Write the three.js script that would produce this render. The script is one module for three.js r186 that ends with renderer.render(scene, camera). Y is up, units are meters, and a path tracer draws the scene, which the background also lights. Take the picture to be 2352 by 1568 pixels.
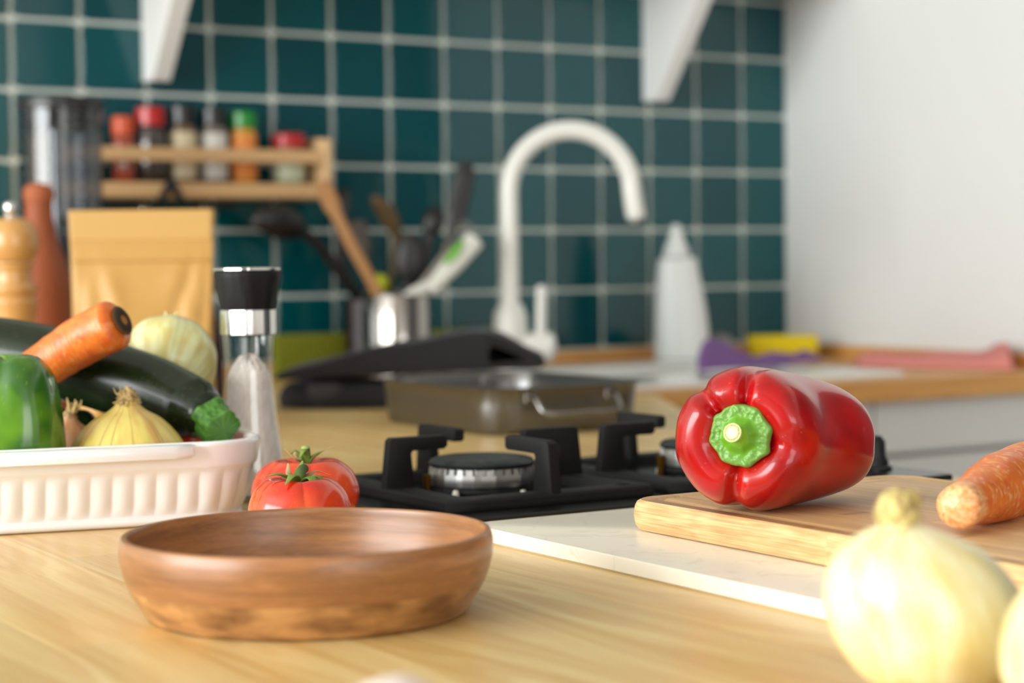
import * as THREE from 'three';
import { mergeGeometries, mergeVertices, toCreasedNormals } from 'three/addons/utils/BufferGeometryUtils.js';
import { RectAreaLightUniformsLib } from 'three/addons/lights/RectAreaLightUniformsLib.js';
import { RoundedBoxGeometry } from 'three/addons/geometries/RoundedBoxGeometry.js';
import { createNoise3D } from 'simplex-noise';

// ---------------------------------------------------------------- camera, sky, light, exposure
const W = 2352, H = 1568, FPX = 4467.2;            // focal length in pixels, from the tile grid of the back wall
const TOP = 0.9, EYE = 0.172;                      // height of the worktop; height of the lens above it
const scene = new THREE.Scene();
const C = new THREE.Vector3(0, TOP + EYE, 0);
const F = new THREE.Vector3(0.52028449, -0.04108063, -0.85300436).normalize();
const R = new THREE.Vector3(0.85339952, -0.01222118, 0.52111409);
R.addScaledVector(F, -R.dot(F)).normalize();
const U = new THREE.Vector3().crossVectors(R, F);
const camera = new THREE.PerspectiveCamera(2 * Math.atan(H / 2 / FPX) * 180 / Math.PI, W / H, 0.05, 60);
camera.position.copy(C);
camera.quaternion.setFromRotationMatrix(new THREE.Matrix4().makeBasis(R, U, F.clone().negate()));
camera.focus = 1.13;
camera.userData.fStop = 5.9;
camera.updateMatrixWorld();
scene.add(camera);

const renderer = new THREE.WebGLRenderer({ antialias: true });
renderer.toneMapping = THREE.LinearToneMapping;
renderer.toneMappingExposure = 0.98;
renderer.shadowMap.enabled = true;
renderer.shadowMap.type = THREE.PCFSoftShadowMap;
RectAreaLightUniformsLib.init();

scene.background = new THREE.Color(0.85, 0.93, 1.0);        // overcast daylight outside the windows
// daylight entering through the two windows (left wall, and the wall behind the camera)
const WIN1 = { x: -2.8, z0: -2.4, z1: 0.5, y0: 0.92, y1: 2.36 };
const WIN2 = { z: 3.6, x0: -0.9, x1: 1.5, y0: 0.92, y1: 2.36 };
const day1 = new THREE.RectAreaLight(new THREE.Color(0.975, 1.0, 0.985), 14, WIN1.z1 - WIN1.z0, WIN1.y1 - WIN1.y0);
day1.position.set(WIN1.x + 0.01, (WIN1.y0 + WIN1.y1) / 2, (WIN1.z0 + WIN1.z1) / 2);
day1.lookAt(5, (WIN1.y0 + WIN1.y1) / 2, (WIN1.z0 + WIN1.z1) / 2);
scene.add(day1);
const day2 = new THREE.RectAreaLight(new THREE.Color(1.0, 0.99, 0.97), 4, WIN2.x1 - WIN2.x0, WIN2.y1 - WIN2.y0);
day2.position.set((WIN2.x0 + WIN2.x1) / 2, (WIN2.y0 + WIN2.y1) / 2, WIN2.z - 0.01);
day2.lookAt((WIN2.x0 + WIN2.x1) / 2, (WIN2.y0 + WIN2.y1) / 2, -5);
scene.add(day2);

// ---------------------------------------------------------------- placing
const ray = (px, py) => F.clone().addScaledVector(R, (px - W / 2) / FPX).addScaledVector(U, (H / 2 - py) / FPX);
const G = (px, py, h = 0) => { const d = ray(px, py); return C.clone().addScaledVector(d, (TOP + h - C.y) / d.y); };   // on the plane h above the worktop
const Z = (px, py, z) => { const d = ray(px, py); return C.clone().addScaledVector(d, z / d.z); };                       // on the plane z, parallel to the tiled wall
const D = (px, depth, h = 0) => { const a = (TOP + h - C.y) / depth - F.y - R.y * (px - W / 2) / FPX; return C.clone().addScaledVector(ray(px, H / 2 - a * FPX / U.y), depth); };  // a column of the picture, a distance, a height above the worktop
const RH = new THREE.Vector3(R.x, 0, R.z).normalize(), FH = new THREE.Vector3(F.x, 0, F.z).normalize(), UP = new THREE.Vector3(0, 1, 0);
const V = (x, y, z) => new THREE.Vector3(x, y, z);

// ---------------------------------------------------------------- helpers
let seed = 7;
const rnd = () => { seed = (seed + 0x6d2b79f5) | 0; let t = Math.imul(seed ^ (seed >>> 15), 1 | seed); t = (t + Math.imul(t ^ (t >>> 7), 61 | t)) ^ t; return ((t ^ (t >>> 14)) >>> 0) / 4294967296; };
const n3 = createNoise3D(rnd);
const fbm = (x, y, z, o = 4) => { let s = 0, a = 0.5, f = 1; for (let i = 0; i < o; i++) { s += a * n3(x * f, y * f, z * f); a *= 0.5; f *= 2; } return s; };
const clamp = (x, a = 0, b = 1) => Math.min(b, Math.max(a, x));
const smooth = (a, b, x) => { const t = clamp((x - a) / (b - a)); return t * t * (3 - 2 * t); };
const mix = (a, b, t) => a + (b - a) * t;
const mix3 = (a, b, t) => [mix(a[0], b[0], t), mix(a[1], b[1], t), mix(a[2], b[2], t)];
const lin = (c) => { c /= 255; return c <= 0.04045 ? c / 12.92 : ((c + 0.055) / 1.055) ** 2.4; };
const S = (r, g, b) => [lin(r), lin(g), lin(b)];                 // sRGB to linear
const col = (r, g, b) => new THREE.Color(lin(r), lin(g), lin(b));
const TAU = Math.PI * 2;

const used = new Map();
const numbered = (n) => { const k = used.get(n) ?? 0; used.set(n, k + 1); return k ? `${n}_${String(k).padStart(3, '0')}` : n; };
function dress(o) { o.traverse((m) => { if (m.isMesh) { m.castShadow = true; m.receiveShadow = true; } }); return o; }
function thing(name, label, category, pos = V(0, 0, 0), turn = 0, group) {
  const o = new THREE.Group(); o.name = numbered(name); o.position.copy(pos); o.rotation.y = turn;
  o.userData = { label, category }; if (group) o.userData.group = group;
  scene.add(o); return o;
}
function part(parent, name, geo, mat, label) {
  const m = new THREE.Mesh(geo, mat); m.name = name; m.castShadow = m.receiveShadow = true;
  if (label) m.userData.label = label;
  parent.add(m); return m;
}
function struct(name, geo, mat, label) {
  const m = new THREE.Mesh(geo, mat); m.name = name; m.castShadow = m.receiveShadow = true;
  m.userData = { kind: 'structure', label, category: name.split('_')[0] }; scene.add(m); return m;
}
const std = (c, roughness = 0.6, more = {}) => new THREE.MeshPhysicalMaterial({ color: Array.isArray(c) ? col(...c) : c, roughness, ...more });

// closed-in-u grid surface: f(u, v) gives a point, colour (optional) is linear rgb
function surf(nu, nv, f, { color, closed = true, uv, flip = false } = {}) {
  const pos = [], uvs = [], cols = [], idx = [], p = V(0, 0, 0);
  for (let j = 0; j <= nv; j++) for (let i = 0; i <= nu; i++) {
    const u = i / nu, v = j / nv, q = f(closed && i === nu ? 0 : u, v, p);
    pos.push(q.x, q.y, q.z); const t = uv ? uv(u, v, q) : [u, v]; uvs.push(t[0], t[1]);
    if (color) cols.push(...color(closed && i === nu ? 0 : u, v, q));
  }
  const w = nu + 1;
  for (let j = 0; j < nv; j++) for (let i = 0; i < nu; i++) {
    const a = j * w + i, b = a + 1, c = a + w, d = c + 1;
    if (flip) idx.push(a, b, c, b, d, c); else idx.push(a, c, b, b, c, d);
  }
  const g = new THREE.BufferGeometry();
  g.setAttribute('position', new THREE.Float32BufferAttribute(pos, 3));
  g.setAttribute('uv', new THREE.Float32BufferAttribute(uvs, 2));
  if (color) g.setAttribute('color', new THREE.Float32BufferAttribute(cols, 3));
  g.setIndex(idx); g.computeVertexNormals();
  const n = g.attributes.normal, a = V(0, 0, 0), b = V(0, 0, 0);
  if (closed) for (let j = 0; j <= nv; j++) {
    a.fromBufferAttribute(n, j * w); b.fromBufferAttribute(n, j * w + nu); a.add(b).normalize();
    n.setXYZ(j * w, a.x, a.y, a.z); n.setXYZ(j * w + nu, a.x, a.y, a.z);
  }
  for (const j of [0, nv]) {                                       // a row drawn together into a point
    const k = j * w; let same = true;
    for (let i = 1; i < nu && same; i++) same = Math.hypot(pos[3 * (k + i)] - pos[3 * k], pos[3 * (k + i) + 1] - pos[3 * k + 1], pos[3 * (k + i) + 2] - pos[3 * k + 2]) < 1e-6;
    if (!same) continue;
    a.set(0, 0, 0); for (let i = 0; i < nu; i++) a.add(b.fromBufferAttribute(n, k + i)); a.normalize();
    for (let i = 0; i <= nu; i++) n.setXYZ(k + i, a.x, a.y, a.z);
  }
  return g;
}
// smooth profile through control points (r, y)
const spline = (pts, type = 'catmullrom', tension = 0.5) => { const c = new THREE.CatmullRomCurve3(pts.map(([r, y]) => V(r, y, 0)), false, type, tension); return (t) => c.getPoint(t); };
const lathe = (pts, seg = 64, sharp = 0.6) => toCreasedNormals(new THREE.LatheGeometry(pts.map(([r, y]) => new THREE.Vector2(Math.max(r, 0), y)), seg), sharp);
const latheSmooth = (pts, n = 60, seg = 72) => { const s = spline(pts); const q = []; for (let i = 0; i <= n; i++) { const p = s(i / n); q.push(new THREE.Vector2(Math.max(p.x, 0), p.y)); } return new THREE.LatheGeometry(q, seg); };
// tube along a curve with its own radius, squash and colour
function sweep(pts, { n = 40, m = 16, rad, color, up = UP, squash = [1, 1], caps = true, capN = 3, smoothPts = true } = {}) {
  const cv = smoothPts ? new THREE.CatmullRomCurve3(pts, false, 'centripetal') : new THREE.CatmullRomCurve3(pts, false, 'catmullrom', 0);
  const fr = []; for (let j = 0; j <= n; j++) {
    const t = j / n, T = cv.getTangentAt(t).normalize(), N = up.clone().addScaledVector(T, -up.dot(T)).normalize();
    fr.push([cv.getPointAt(t), T, N, new THREE.Vector3().crossVectors(T, N)]);
  }
  const extra = caps ? capN : 0, total = n + 2 * extra, L = cv.getLength();
  const at = (u, v) => {
    const k = v * total; let j = Math.round(k - extra), s = 1, push = 0;
    if (caps && k < extra - 0.01) { const a = (1 - k / extra) * Math.PI / 2; s = Math.cos(a); push = -Math.sin(a); j = 0; }
    if (caps && k > total - extra + 0.01) { const a = (k - (total - extra)) / extra * Math.PI / 2; s = Math.cos(a); push = Math.sin(a); j = n; }
    j = Math.max(0, Math.min(n, j)); const t = j / n, [P, T, N, B] = fr[j], ph = u * TAU;
    let r = typeof rad === 'function' ? rad(t, ph) : rad; const capLen = Math.min(r * Math.min(...squash), L * 0.2) * 0.6;
    if (s < 1e-3) s = 0;
    return P.clone().addScaledVector(N, Math.cos(ph) * r * s * squash[0]).addScaledVector(B, Math.sin(ph) * r * s * squash[1]).addScaledVector(T, push * capLen);
  };
  return surf(m, total, at, { flip: true, color: color && ((u, v, q) => color(clamp((v * total - extra) / n), u * TAU, q)), uv: (u, v) => [u * 0.1, v * L] });
}
// uv in metres from the dominant direction of each triangle
function boxUV(g, k = 1) {
  g = g.index ? g.toNonIndexed() : g; const p = g.attributes.position, n = g.attributes.normal, uv = new Float32Array(p.count * 2);
  for (let i = 0; i < p.count; i += 3) {
    let x = 0, y = 0, z = 0; for (let j = 0; j < 3; j++) { x += Math.abs(n.getX(i + j)); y += Math.abs(n.getY(i + j)); z += Math.abs(n.getZ(i + j)); }
    for (let j = i; j < i + 3; j++) {
      const [a, b] = y >= x && y >= z ? [p.getX(j), p.getZ(j)] : x >= z ? [p.getY(j), p.getZ(j)] : [p.getX(j), p.getY(j)];
      uv[2 * j] = a * k; uv[2 * j + 1] = b * k;
    }
  }
  g.setAttribute('uv', new THREE.BufferAttribute(uv, 2)); return g;
}
const box = (w, h, d, x = 0, y = 0, z = 0) => new THREE.BoxGeometry(w, h, d).translate(x, y, z);
const rbox = (w, h, d, r, x = 0, y = 0, z = 0, seg = 3) => new RoundedBoxGeometry(w, h, d, seg, r).translate(x, y, z);
// rings of rounded rectangles: profile entries are [how far outside the half sizes, height]
function rrPoint(u, hw, hd, r) {
  r = Math.max(Math.min(r, hw, hd), 1e-5); const a = hw - r, b = hd - r, arc = Math.PI / 2 * r, per = 4 * (a + b + arc); let s = u * per;
  const legs = [[2 * b, (t) => [hw, -b + t, 1, 0]], [arc, (t) => corner(a, b, r, t / r)], [2 * a, (t) => [a - t, hd, 0, 1]], [arc, (t) => corner(-a, b, r, Math.PI / 2 + t / r)], [2 * b, (t) => [-hw, b - t, -1, 0]], [arc, (t) => corner(-a, -b, r, Math.PI + t / r)], [2 * a, (t) => [-a + t, -hd, 0, -1]], [arc, (t) => corner(a, -b, r, 1.5 * Math.PI + t / r)]];
  for (const [len, f] of legs) { if (s <= len + 1e-9) return f(s); s -= len; }
  return legs[0][1](0);
}
const corner = (cx, cz, r, t) => [cx + r * Math.cos(t), cz + r * Math.sin(t), Math.cos(t), Math.sin(t)];
function rrLoft(hw, hd, r, profile, { nu = 160, wave, crease = 0.55 } = {}) {
  const nv = profile.length - 1;
  const g = surf(nu, nv, (u, v) => {
    const [out, y, shrink = 1] = profile[Math.round(v * nv)], [x, z, nx, nz] = rrPoint(u, hw, hd, r), w = wave ? wave(u, y, x, z, nx, nz, Math.round(v * nv)) : 0;
    return V(x * shrink + nx * (out + w) * (shrink > 0 ? 1 : 0), y, z * shrink + nz * (out + w) * (shrink > 0 ? 1 : 0));
  }, { flip: false });
  return crease ? toCreasedNormals(g, crease) : g;
}
function extrude(pts, depth, bevel = 0, holes = []) {
  const sh = new THREE.Shape(pts.map(([x, y]) => new THREE.Vector2(x, y))); for (const h of holes) sh.holes.push(new THREE.Path(h.map(([x, y]) => new THREE.Vector2(x, y))));
  return new THREE.ExtrudeGeometry(sh, { depth, bevelEnabled: bevel > 0, bevelSize: bevel, bevelThickness: bevel, bevelSegments: 2, curveSegments: 12 });
}
const bezel = (pts, n = 8) => { const c = new THREE.CatmullRomCurve3(pts.map(([x, y]) => V(x, y, 0)), true, 'centripetal'); return c.getPoints(pts.length * n).slice(0, -1).map((p) => [p.x, p.y]); };
const merged = (...g) => mergeGeometries(g.map((x) => { const y = x.index ? x.toNonIndexed() : x; for (const k of Object.keys(y.attributes)) if (!['position', 'normal', 'uv'].includes(k)) y.deleteAttribute(k); return y; }));
const ball = (r, x, y, z, sx = 1, sy = 1, sz = 1) => new THREE.SphereGeometry(r, 20, 14).scale(sx, sy, sz).translate(x, y, z);
function tex(w, h, f, { srgb = true, sizeU = 1, sizeV = 1 } = {}) {
  const d = new Uint8Array(w * h * 4); for (let j = 0; j < h; j++) for (let i = 0; i < w; i++) { const c = f((i + 0.5) / w, (j + 0.5) / h), k = 4 * (j * w + i); for (let q = 0; q < 3; q++) d[k + q] = clamp(Array.isArray(c) ? c[q] : c, 0, 255); d[k + 3] = 255; }
  const t = new THREE.DataTexture(d, w, h); t.magFilter = t.minFilter = THREE.LinearFilter; t.wrapS = t.wrapT = THREE.RepeatWrapping; t.repeat.set(1 / sizeU, 1 / sizeV);
  if (srgb) t.colorSpace = THREE.SRGBColorSpace; t.needsUpdate = true; return t;
}
const P2 = (u) => [Math.cos(u * TAU), Math.sin(u * TAU)];

// ---------------------------------------------------------------- surfaces
const white = std([226, 226, 224], 0.75);
const wallPaint = std([222, 223, 221], 0.8);
const groutM = std([206, 212, 204], 0.85);
// laminated worktop: pale resinous softwood, grain along v
const worktopTex = tex(2048, 1024, (u, v) => {
  const x = u * 1.15, z = v * 2.45, st = Math.floor(x / 0.092), sj = n3(st * 7.3, 2.2, Math.floor(z / 0.8 + (st % 3) * 0.33) * 3.1);
  const w = fbm(x * 9, z * 1.1, 3.3, 3), g = fbm(x * 60 + w * 5, z * 1.6, st * 2.7, 3), fine = fbm(x * 330, z * 8, 9.1, 2);
  const ring = 0.5 + 0.5 * Math.sin((x * 95 + w * 11 + st * 1.7));
  const dark = clamp(0.5 + 0.55 * g + 0.42 * (ring - 0.5) + 0.22 * fine);
  let c = mix3([241, 216, 154], [206, 162, 92], dark);
  c = mix3(c, [210, 154, 88], clamp(0.35 * sj + 0.05));
  return c.map((k) => k * (1 + 0.05 * sj));
}, { sizeU: 1.15, sizeV: 2.45 });
const worktopBump = tex(1024, 512, (u, v) => 128 + 70 * fbm(u * 1.15 * 330, v * 2.45 * 8, 9.1, 2), { srgb: false, sizeU: 1.15, sizeV: 2.45 });
const worktopM = std([255, 255, 255], 0.38, { map: worktopTex, bumpMap: worktopBump, bumpScale: 0.0002, clearcoat: 0.35, clearcoatRoughness: 0.28 });
const sinkTopTex = worktopTex.clone(); sinkTopTex.rotation = Math.PI / 2; sinkTopTex.repeat.set(1 / 1.15, 1 / 2.45); sinkTopTex.needsUpdate = true;
const sinkTopM = std([232, 200, 165], 0.42, { map: sinkTopTex });
const ironM = std([11, 11, 12], 0.68, { specularIntensity: 0.7 });
const steelM = std([176, 172, 166], 0.24, { metalness: 1 });
const chromeM = std([214, 212, 208], 0.12, { metalness: 1 });
const blackM = std([10, 10, 11], 0.5);

// ---------------------------------------------------------------- the room
const X0 = -2.8, X1 = 2.232, ZB = -2.7193, ZF = 3.6, CEIL = 2.7, TH = 0.14;
const hole = (a0, a1, b0, b1, c0, c1, d0, d1) => {           // a wall (a along, b up) with an opening (c, d), as a 2D shape
  const s = new THREE.Shape([[a0, b0], [a1, b0], [a1, b1], [a0, b1]].map((p) => new THREE.Vector2(...p)));
  s.holes.push(new THREE.Path([[c0, d0], [c0, d1], [c1, d1], [c1, d0]].map((p) => new THREE.Vector2(...p)))); return new THREE.ExtrudeGeometry(s, { depth: TH, bevelEnabled: false });
};
struct('floor', box(X1 - X0 + 2 * TH, 0.1, ZF - ZB + 2 * TH, (X0 + X1) / 2, -0.05, (ZB + ZF) / 2), std([150, 120, 92], 0.55), 'brown floor of the kitchen');
struct('ceiling', box(X1 - X0 + 2 * TH, 0.1, ZF - ZB + 2 * TH, (X0 + X1) / 2, CEIL + 0.05, (ZB + ZF) / 2), white, 'plain white kitchen ceiling');
struct('wall_right', box(TH, CEIL, ZF - ZB + 2 * TH, X1 + TH / 2, CEIL / 2, (ZB + ZF) / 2), wallPaint, 'smooth white side wall next to the sink');
struct('wall_left', hole(WIN1.z0 - (WIN1.z0 - ZB), ZF, 0, CEIL, WIN1.z0, WIN1.z1, WIN1.y0, WIN1.y1).rotateY(-Math.PI / 2).translate(X0, 0, 0), wallPaint, 'white wall with the wide window');
struct('wall_front', hole(X0 - TH, X1 + TH, 0, CEIL, WIN2.x0, WIN2.x1, WIN2.y0, WIN2.y1).translate(0, 0, ZF), wallPaint, 'white wall facing the tiles, with a window');
const paneM = new THREE.MeshPhysicalMaterial({ color: 0xffffff, transmission: 1, thickness: 0, roughness: 0, ior: 1.5 });
function windowIn(n, w, h, pos, turn, label) {
  const g = new THREE.Group(); g.name = `window_${n}`; g.position.copy(pos); g.rotation.y = turn; g.userData = { kind: 'structure', label, category: 'window' }; scene.add(g);
  const t = 0.05; part(g, 'window_frame', merged(box(w, t, 0.06, 0, h / 2 - t / 2, 0), box(w, t, 0.06, 0, -h / 2 + t / 2, 0), box(t, h - 2 * t, 0.06, -w / 2 + t / 2, 0, 0), box(t, h - 2 * t, 0.06, w / 2 - t / 2, 0, 0), box(t, h - 2 * t, 0.06, 0, 0, 0)), white);
  for (const s of [-1, 1]) part(g, 'pane', box(w / 2 - 1.5 * t, h - 2 * t, 0.006, s * (w / 4 - t / 4), 0, 0), paneM);
}
windowIn(1, WIN1.z1 - WIN1.z0, WIN1.y1 - WIN1.y0, V(X0 - 0.09, (WIN1.y0 + WIN1.y1) / 2, (WIN1.z0 + WIN1.z1) / 2), Math.PI / 2, 'wide white framed window in the left wall');
windowIn(2, WIN2.x1 - WIN2.x0, WIN2.y1 - WIN2.y0, V((WIN2.x0 + WIN2.x1) / 2, (WIN2.y0 + WIN2.y1) / 2, ZF + 0.09), 0, 'white framed window facing the tiled wall');

// tiled back wall: grout bed with a tile for every square
const wallB = struct('wall_back', box(X1 - X0 + 2 * TH, CEIL, TH, (X0 + X1) / 2, CEIL / 2, ZB - TH / 2), groutM, 'back wall with teal square tiles and pale grout');
{
  const PITCH = 0.1, HALF = 0.0471, RISE = 0.0035;
  const tile = rrLoft(HALF, HALF, 0.003, [[0, 0], [0, RISE - 0.0016], [-0.0006, RISE - 0.0005], [-0.0016, RISE], [-0.0022, RISE], [0, RISE, 0]], { nu: 24, crease: 0 }).rotateX(Math.PI / 2);
  const tones = [[0, 74, 80], [0, 69, 76], [0, 77, 82], [1, 66, 72]].map((c) => std(c, 0.08));
  const bed = new THREE.Group();
  for (let i = -6; i < 14; i++) for (let r = -3; r < 6; r++) {
    const m = part(wallB, 'tile', tile, tones[Math.floor(rnd() * 4)]);
    m.position.set(0.8363 + (i + 0.5) * PITCH, 1.5232 - (r + 0.5) * PITCH, ZB);
    m.rotation.set((rnd() - 0.5) * 0.008, (rnd() - 0.5) * 0.012, 0);
  }
}
// wooden upstand along the worktop
struct('trim_1', boxUV(box(X1 - 0.1, 0.021, 0.018, (X1 + 0.1) / 2 - 0.009, TOP + 0.0108, ZB + 0.0095)), sinkTopM, 'wooden upstand strip below the tiles');
struct('trim_2', boxUV(box(0.018, 0.021, 0.66, X1 - 0.0095, TOP + 0.0108, ZB + 0.35)), sinkTopM, 'wooden upstand strip below the white side wall');

// ---------------------------------------------------------------- worktops and cabinets
const slab = (pts, holes) => boxUV(extrude(pts.map(([x, z]) => [x, -z]), 0.026, 0.002, holes?.map((h) => h.map(([x, z]) => [x, -z]))).rotateX(-Math.PI / 2).translate(0, TOP - 0.028, 0));
const SNK = { x0: 1.44, x1: 1.925, z0: -2.61, z1: -2.085 };
{
  const t = thing('worktop', 'pale oiled wood worktop carrying the wooden bowl and hob', 'worktop');
  part(t, 'slab', slab([[0.06, -0.3], [1.08, -0.3], [1.08, -1.36], [1.452, -2.032], [1.198, -2.032], [1.198, ZB + 0.003], [0.06, ZB + 0.003]]), worktopM);
  const s = thing('worktop', 'brown wood worktop around the white sink', 'worktop');
  part(s, 'slab', slab([[1.203, -2.036], [X1 - 0.003, -2.036], [X1 - 0.003, ZB + 0.003], [1.203, ZB + 0.003]], [[[SNK.x0 + 0.02, SNK.z0 + 0.02], [SNK.x0 + 0.02, SNK.z1 - 0.02], [SNK.x1 - 0.02, SNK.z1 - 0.02], [SNK.x1 - 0.02, SNK.z0 + 0.02]]]), sinkTopM);
  const cab = std([214, 212, 208], 0.5);
  const c1 = thing('base_cabinet', 'white base cabinet with drawers below the sink', 'cabinet', V(0, 0, 0));
  const cx0 = 1.46, cx1 = X1 - 0.004, n = 2, w = (cx1 - cx0) / n;
  part(c1, 'body', merged(box(cx1 - cx0, 0.77, 0.018, (cx0 + cx1) / 2, 0.485, -2.09), box(0.018, 0.77, 0.6, cx0 + 0.009, 0.485, -2.40), box(0.018, 0.77, 0.6, cx1 - 0.009, 0.485, -2.40)), cab);
  part(c1, 'plinth', box(cx1 - cx0, 0.1, 0.02, (cx0 + cx1) / 2, 0.05, -2.13), cab);
  for (let i = 0; i < n; i++) {
    part(c1, 'drawer', rbox(w - 0.004, 0.075, 0.02, 0.002, cx0 + w * (i + 0.5), 0.8325, -2.063), cab);
    part(c1, 'door', rbox(w - 0.004, 0.68, 0.02, 0.002, cx0 + w * (i + 0.5), 0.448, -2.07), cab);
  }
  const c2 = thing('base_cabinet', 'white base cabinet below the hob', 'cabinet', V(0, 0, 0));
  part(c2, 'body', merged(box(0.018, 0.77, 2.3, 0.12, 0.485, -1.54), box(0.018, 0.77, 0.95, 1.05, 0.485, -0.85), box(0.9, 0.77, 0.018, 0.585, 0.485, -0.38)), cab);
  part(c2, 'plinth', box(0.8, 0.1, 0.9, 0.58, 0.05, -0.88), cab);
}
// dark sliding door in the side wall, out of the picture: the tiles mirror it
{
  const g = new THREE.Group(); g.name = 'door_1'; g.position.set(X1 - 0.022, 0, -0.1); g.userData = { kind: 'structure', label: 'tall anthracite sliding door in the white side wall', category: 'door' }; scene.add(g);
  const an = std([44, 44, 46], 0.5);
  for (const z of [-0.9, 0, 0.9]) { const d = part(g, 'leaf', rbox(0.042, 2.2, 0.893, 0.003, 0, 1.105, z), an); part(d, 'door_handle', rbox(0.012, 0.24, 0.012, 0.004, -0.0275, 1.05, z + 0.4), steelM); }
}
// shelf on two white brackets, above the tiles in view
{
  const y = 1.537, dep = 0.2, z0 = ZB + 0.004, whiteSat = std([232, 232, 230], 0.45);
  const s = thing('wall_shelf', 'white wall shelf carried by two triangular brackets', 'shelf', V(0, y, z0));
  part(s, 'board', rbox(1.9, 0.022, dep, 0.003, X1 - 0.955, 0.0115, dep / 2), whiteSat);
  for (const [x, wh] of [[1.045, 'left'], [1.938, 'right']]) {
    const b = thing('shelf_bracket', wh === 'left' ? 'white triangular shelf bracket above the spice rack' : 'white triangular shelf bracket between tap and side wall', 'bracket', V(x, y, z0));
    const prof = [[0, -0.001], [0.17, -0.001], [0.17, -0.02], [0.034, -0.195], [0, -0.195]];
    part(b, 'plate', extrude(prof, 0.026, 0.002).rotateY(-Math.PI / 2).translate(0.013, 0, 0), whiteSat);
  }
}

// ---------------------------------------------------------------- vegetables: builders
const vcol = (roughness, more = {}) => new THREE.MeshPhysicalMaterial({ vertexColors: true, roughness, ...more });
const angDiff = (a, b) => { let d = (a - b) % TAU; if (d > Math.PI) d -= TAU; if (d < -Math.PI) d += TAU; return d; };
function settle(g, y = 0) { g.computeBoundingBox(); g.translate(0, y - g.boundingBox.min.y, 0); return y - 0; }
const lowest = (g) => { g.computeBoundingBox(); return g.boundingBox.min.y; };

// bell pepper: rings strung on a bent centre line; `dirs` are the headings (seen from above) at stem and tip
function pepperBody({ len, prof, creases, depth, heads, drop, color, nu = 240, nv = 150, lump = 0.012, sd = 1 }) {
  const s = spline(prof), N = 200, line = [], p = V(0, 0, 0);
  for (let i = 0; i <= N; i++) { const d = i / N, T = heads(d); line.push([p.clone(), T]); p.addScaledVector(T, len / N); }
  const frame = (d) => {
    const k = clamp(d / len, -0.2, 1.2) * N, i = clamp(Math.round(k), 0, N), [P, T] = line[i], Q = P.clone().addScaledVector(T, (k - i) * len / N);
    const e1 = new THREE.Vector3().crossVectors(T, UP).normalize(), e2 = new THREE.Vector3().crossVectors(e1, T).normalize(); return [Q, T, e1, e2];
  };
  const g = surf(nu, nv, (u, v) => {
    const q = s(v), ph = u * TAU; let cr = 0; for (const [a, w, k] of creases) cr += k * Math.exp(-((angDiff(ph, a) / w) ** 2));
    const r = Math.max(q.x, 0) * (1 - depth(v) * cr) * (1 + lump * n3(Math.cos(ph) * 1.3 + sd, Math.sin(ph) * 1.3, v * 2.2)) ;
    const d = q.y + 0.006 * cr * smooth(0.02, 0.2, v) * (1 - smooth(0.3, 0.5, v)) - 0.012 * cr * smooth(0.8, 0.93, v) * Math.min(1, q.x / 0.01);
    const [Q, T, e1, e2] = frame(d); return Q.clone().addScaledVector(e1, Math.cos(ph) * r).addScaledVector(e2, Math.sin(ph) * r * 0.97).addScaledVector(UP, -drop * d);
  }, { color, flip: true });
  return { g, frame };
}
// green crown of a pepper: crinkled octagonal flange round a dome, along local +y
function calyxGeo(R0, domeH, sd, green, pale) {
  const f = (u, v) => {
    const ph = u * TAU, top = v < 0.6, k = top ? v / 0.6 : 1 - (v - 0.6) / 0.4;
    const edge = 1 + 0.075 * (Math.abs(Math.cos(4 * ph + sd)) ** 3 - 0.4) + 0.03 * n3(Math.cos(ph) * 2 + sd, Math.sin(ph) * 2, 1), r = R0 * k * edge;
    const dome = domeH * (1 - smooth(0.3, 0.62, k)), crk = smooth(0.55, 0.75, k) * (1 - 0.4 * smooth(0.88, 1, k));
    const y = dome + crk * (0.0008 * n3(r * Math.cos(ph) * 230 + sd, r * Math.sin(ph) * 230, 2) + 0.0003 * n3(Math.cos(ph) * 9, Math.sin(ph) * 9, k * 5 + sd)) + 0.0006 - 0.0018 * smooth(0.9, 1, k) - (top ? 0 : 0.0018 + 0.006 * (1 - k));
    return V(Math.cos(ph) * r, y, Math.sin(ph) * r);
  };
  return surf(160, 70, f, { flip: true, color: (u, v) => { const k = v < 0.6 ? v / 0.6 : 1, n = n3(u * 40, k * 12, sd); return mix3(green, pale, clamp(smooth(0.58, 0.74, k) * 0.8 + 0.14 * n)); } });
}
function orient(g, dir) { const q = new THREE.Quaternion().setFromUnitVectors(UP, dir.clone().normalize()); g.applyQuaternion(q); return g; }

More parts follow.
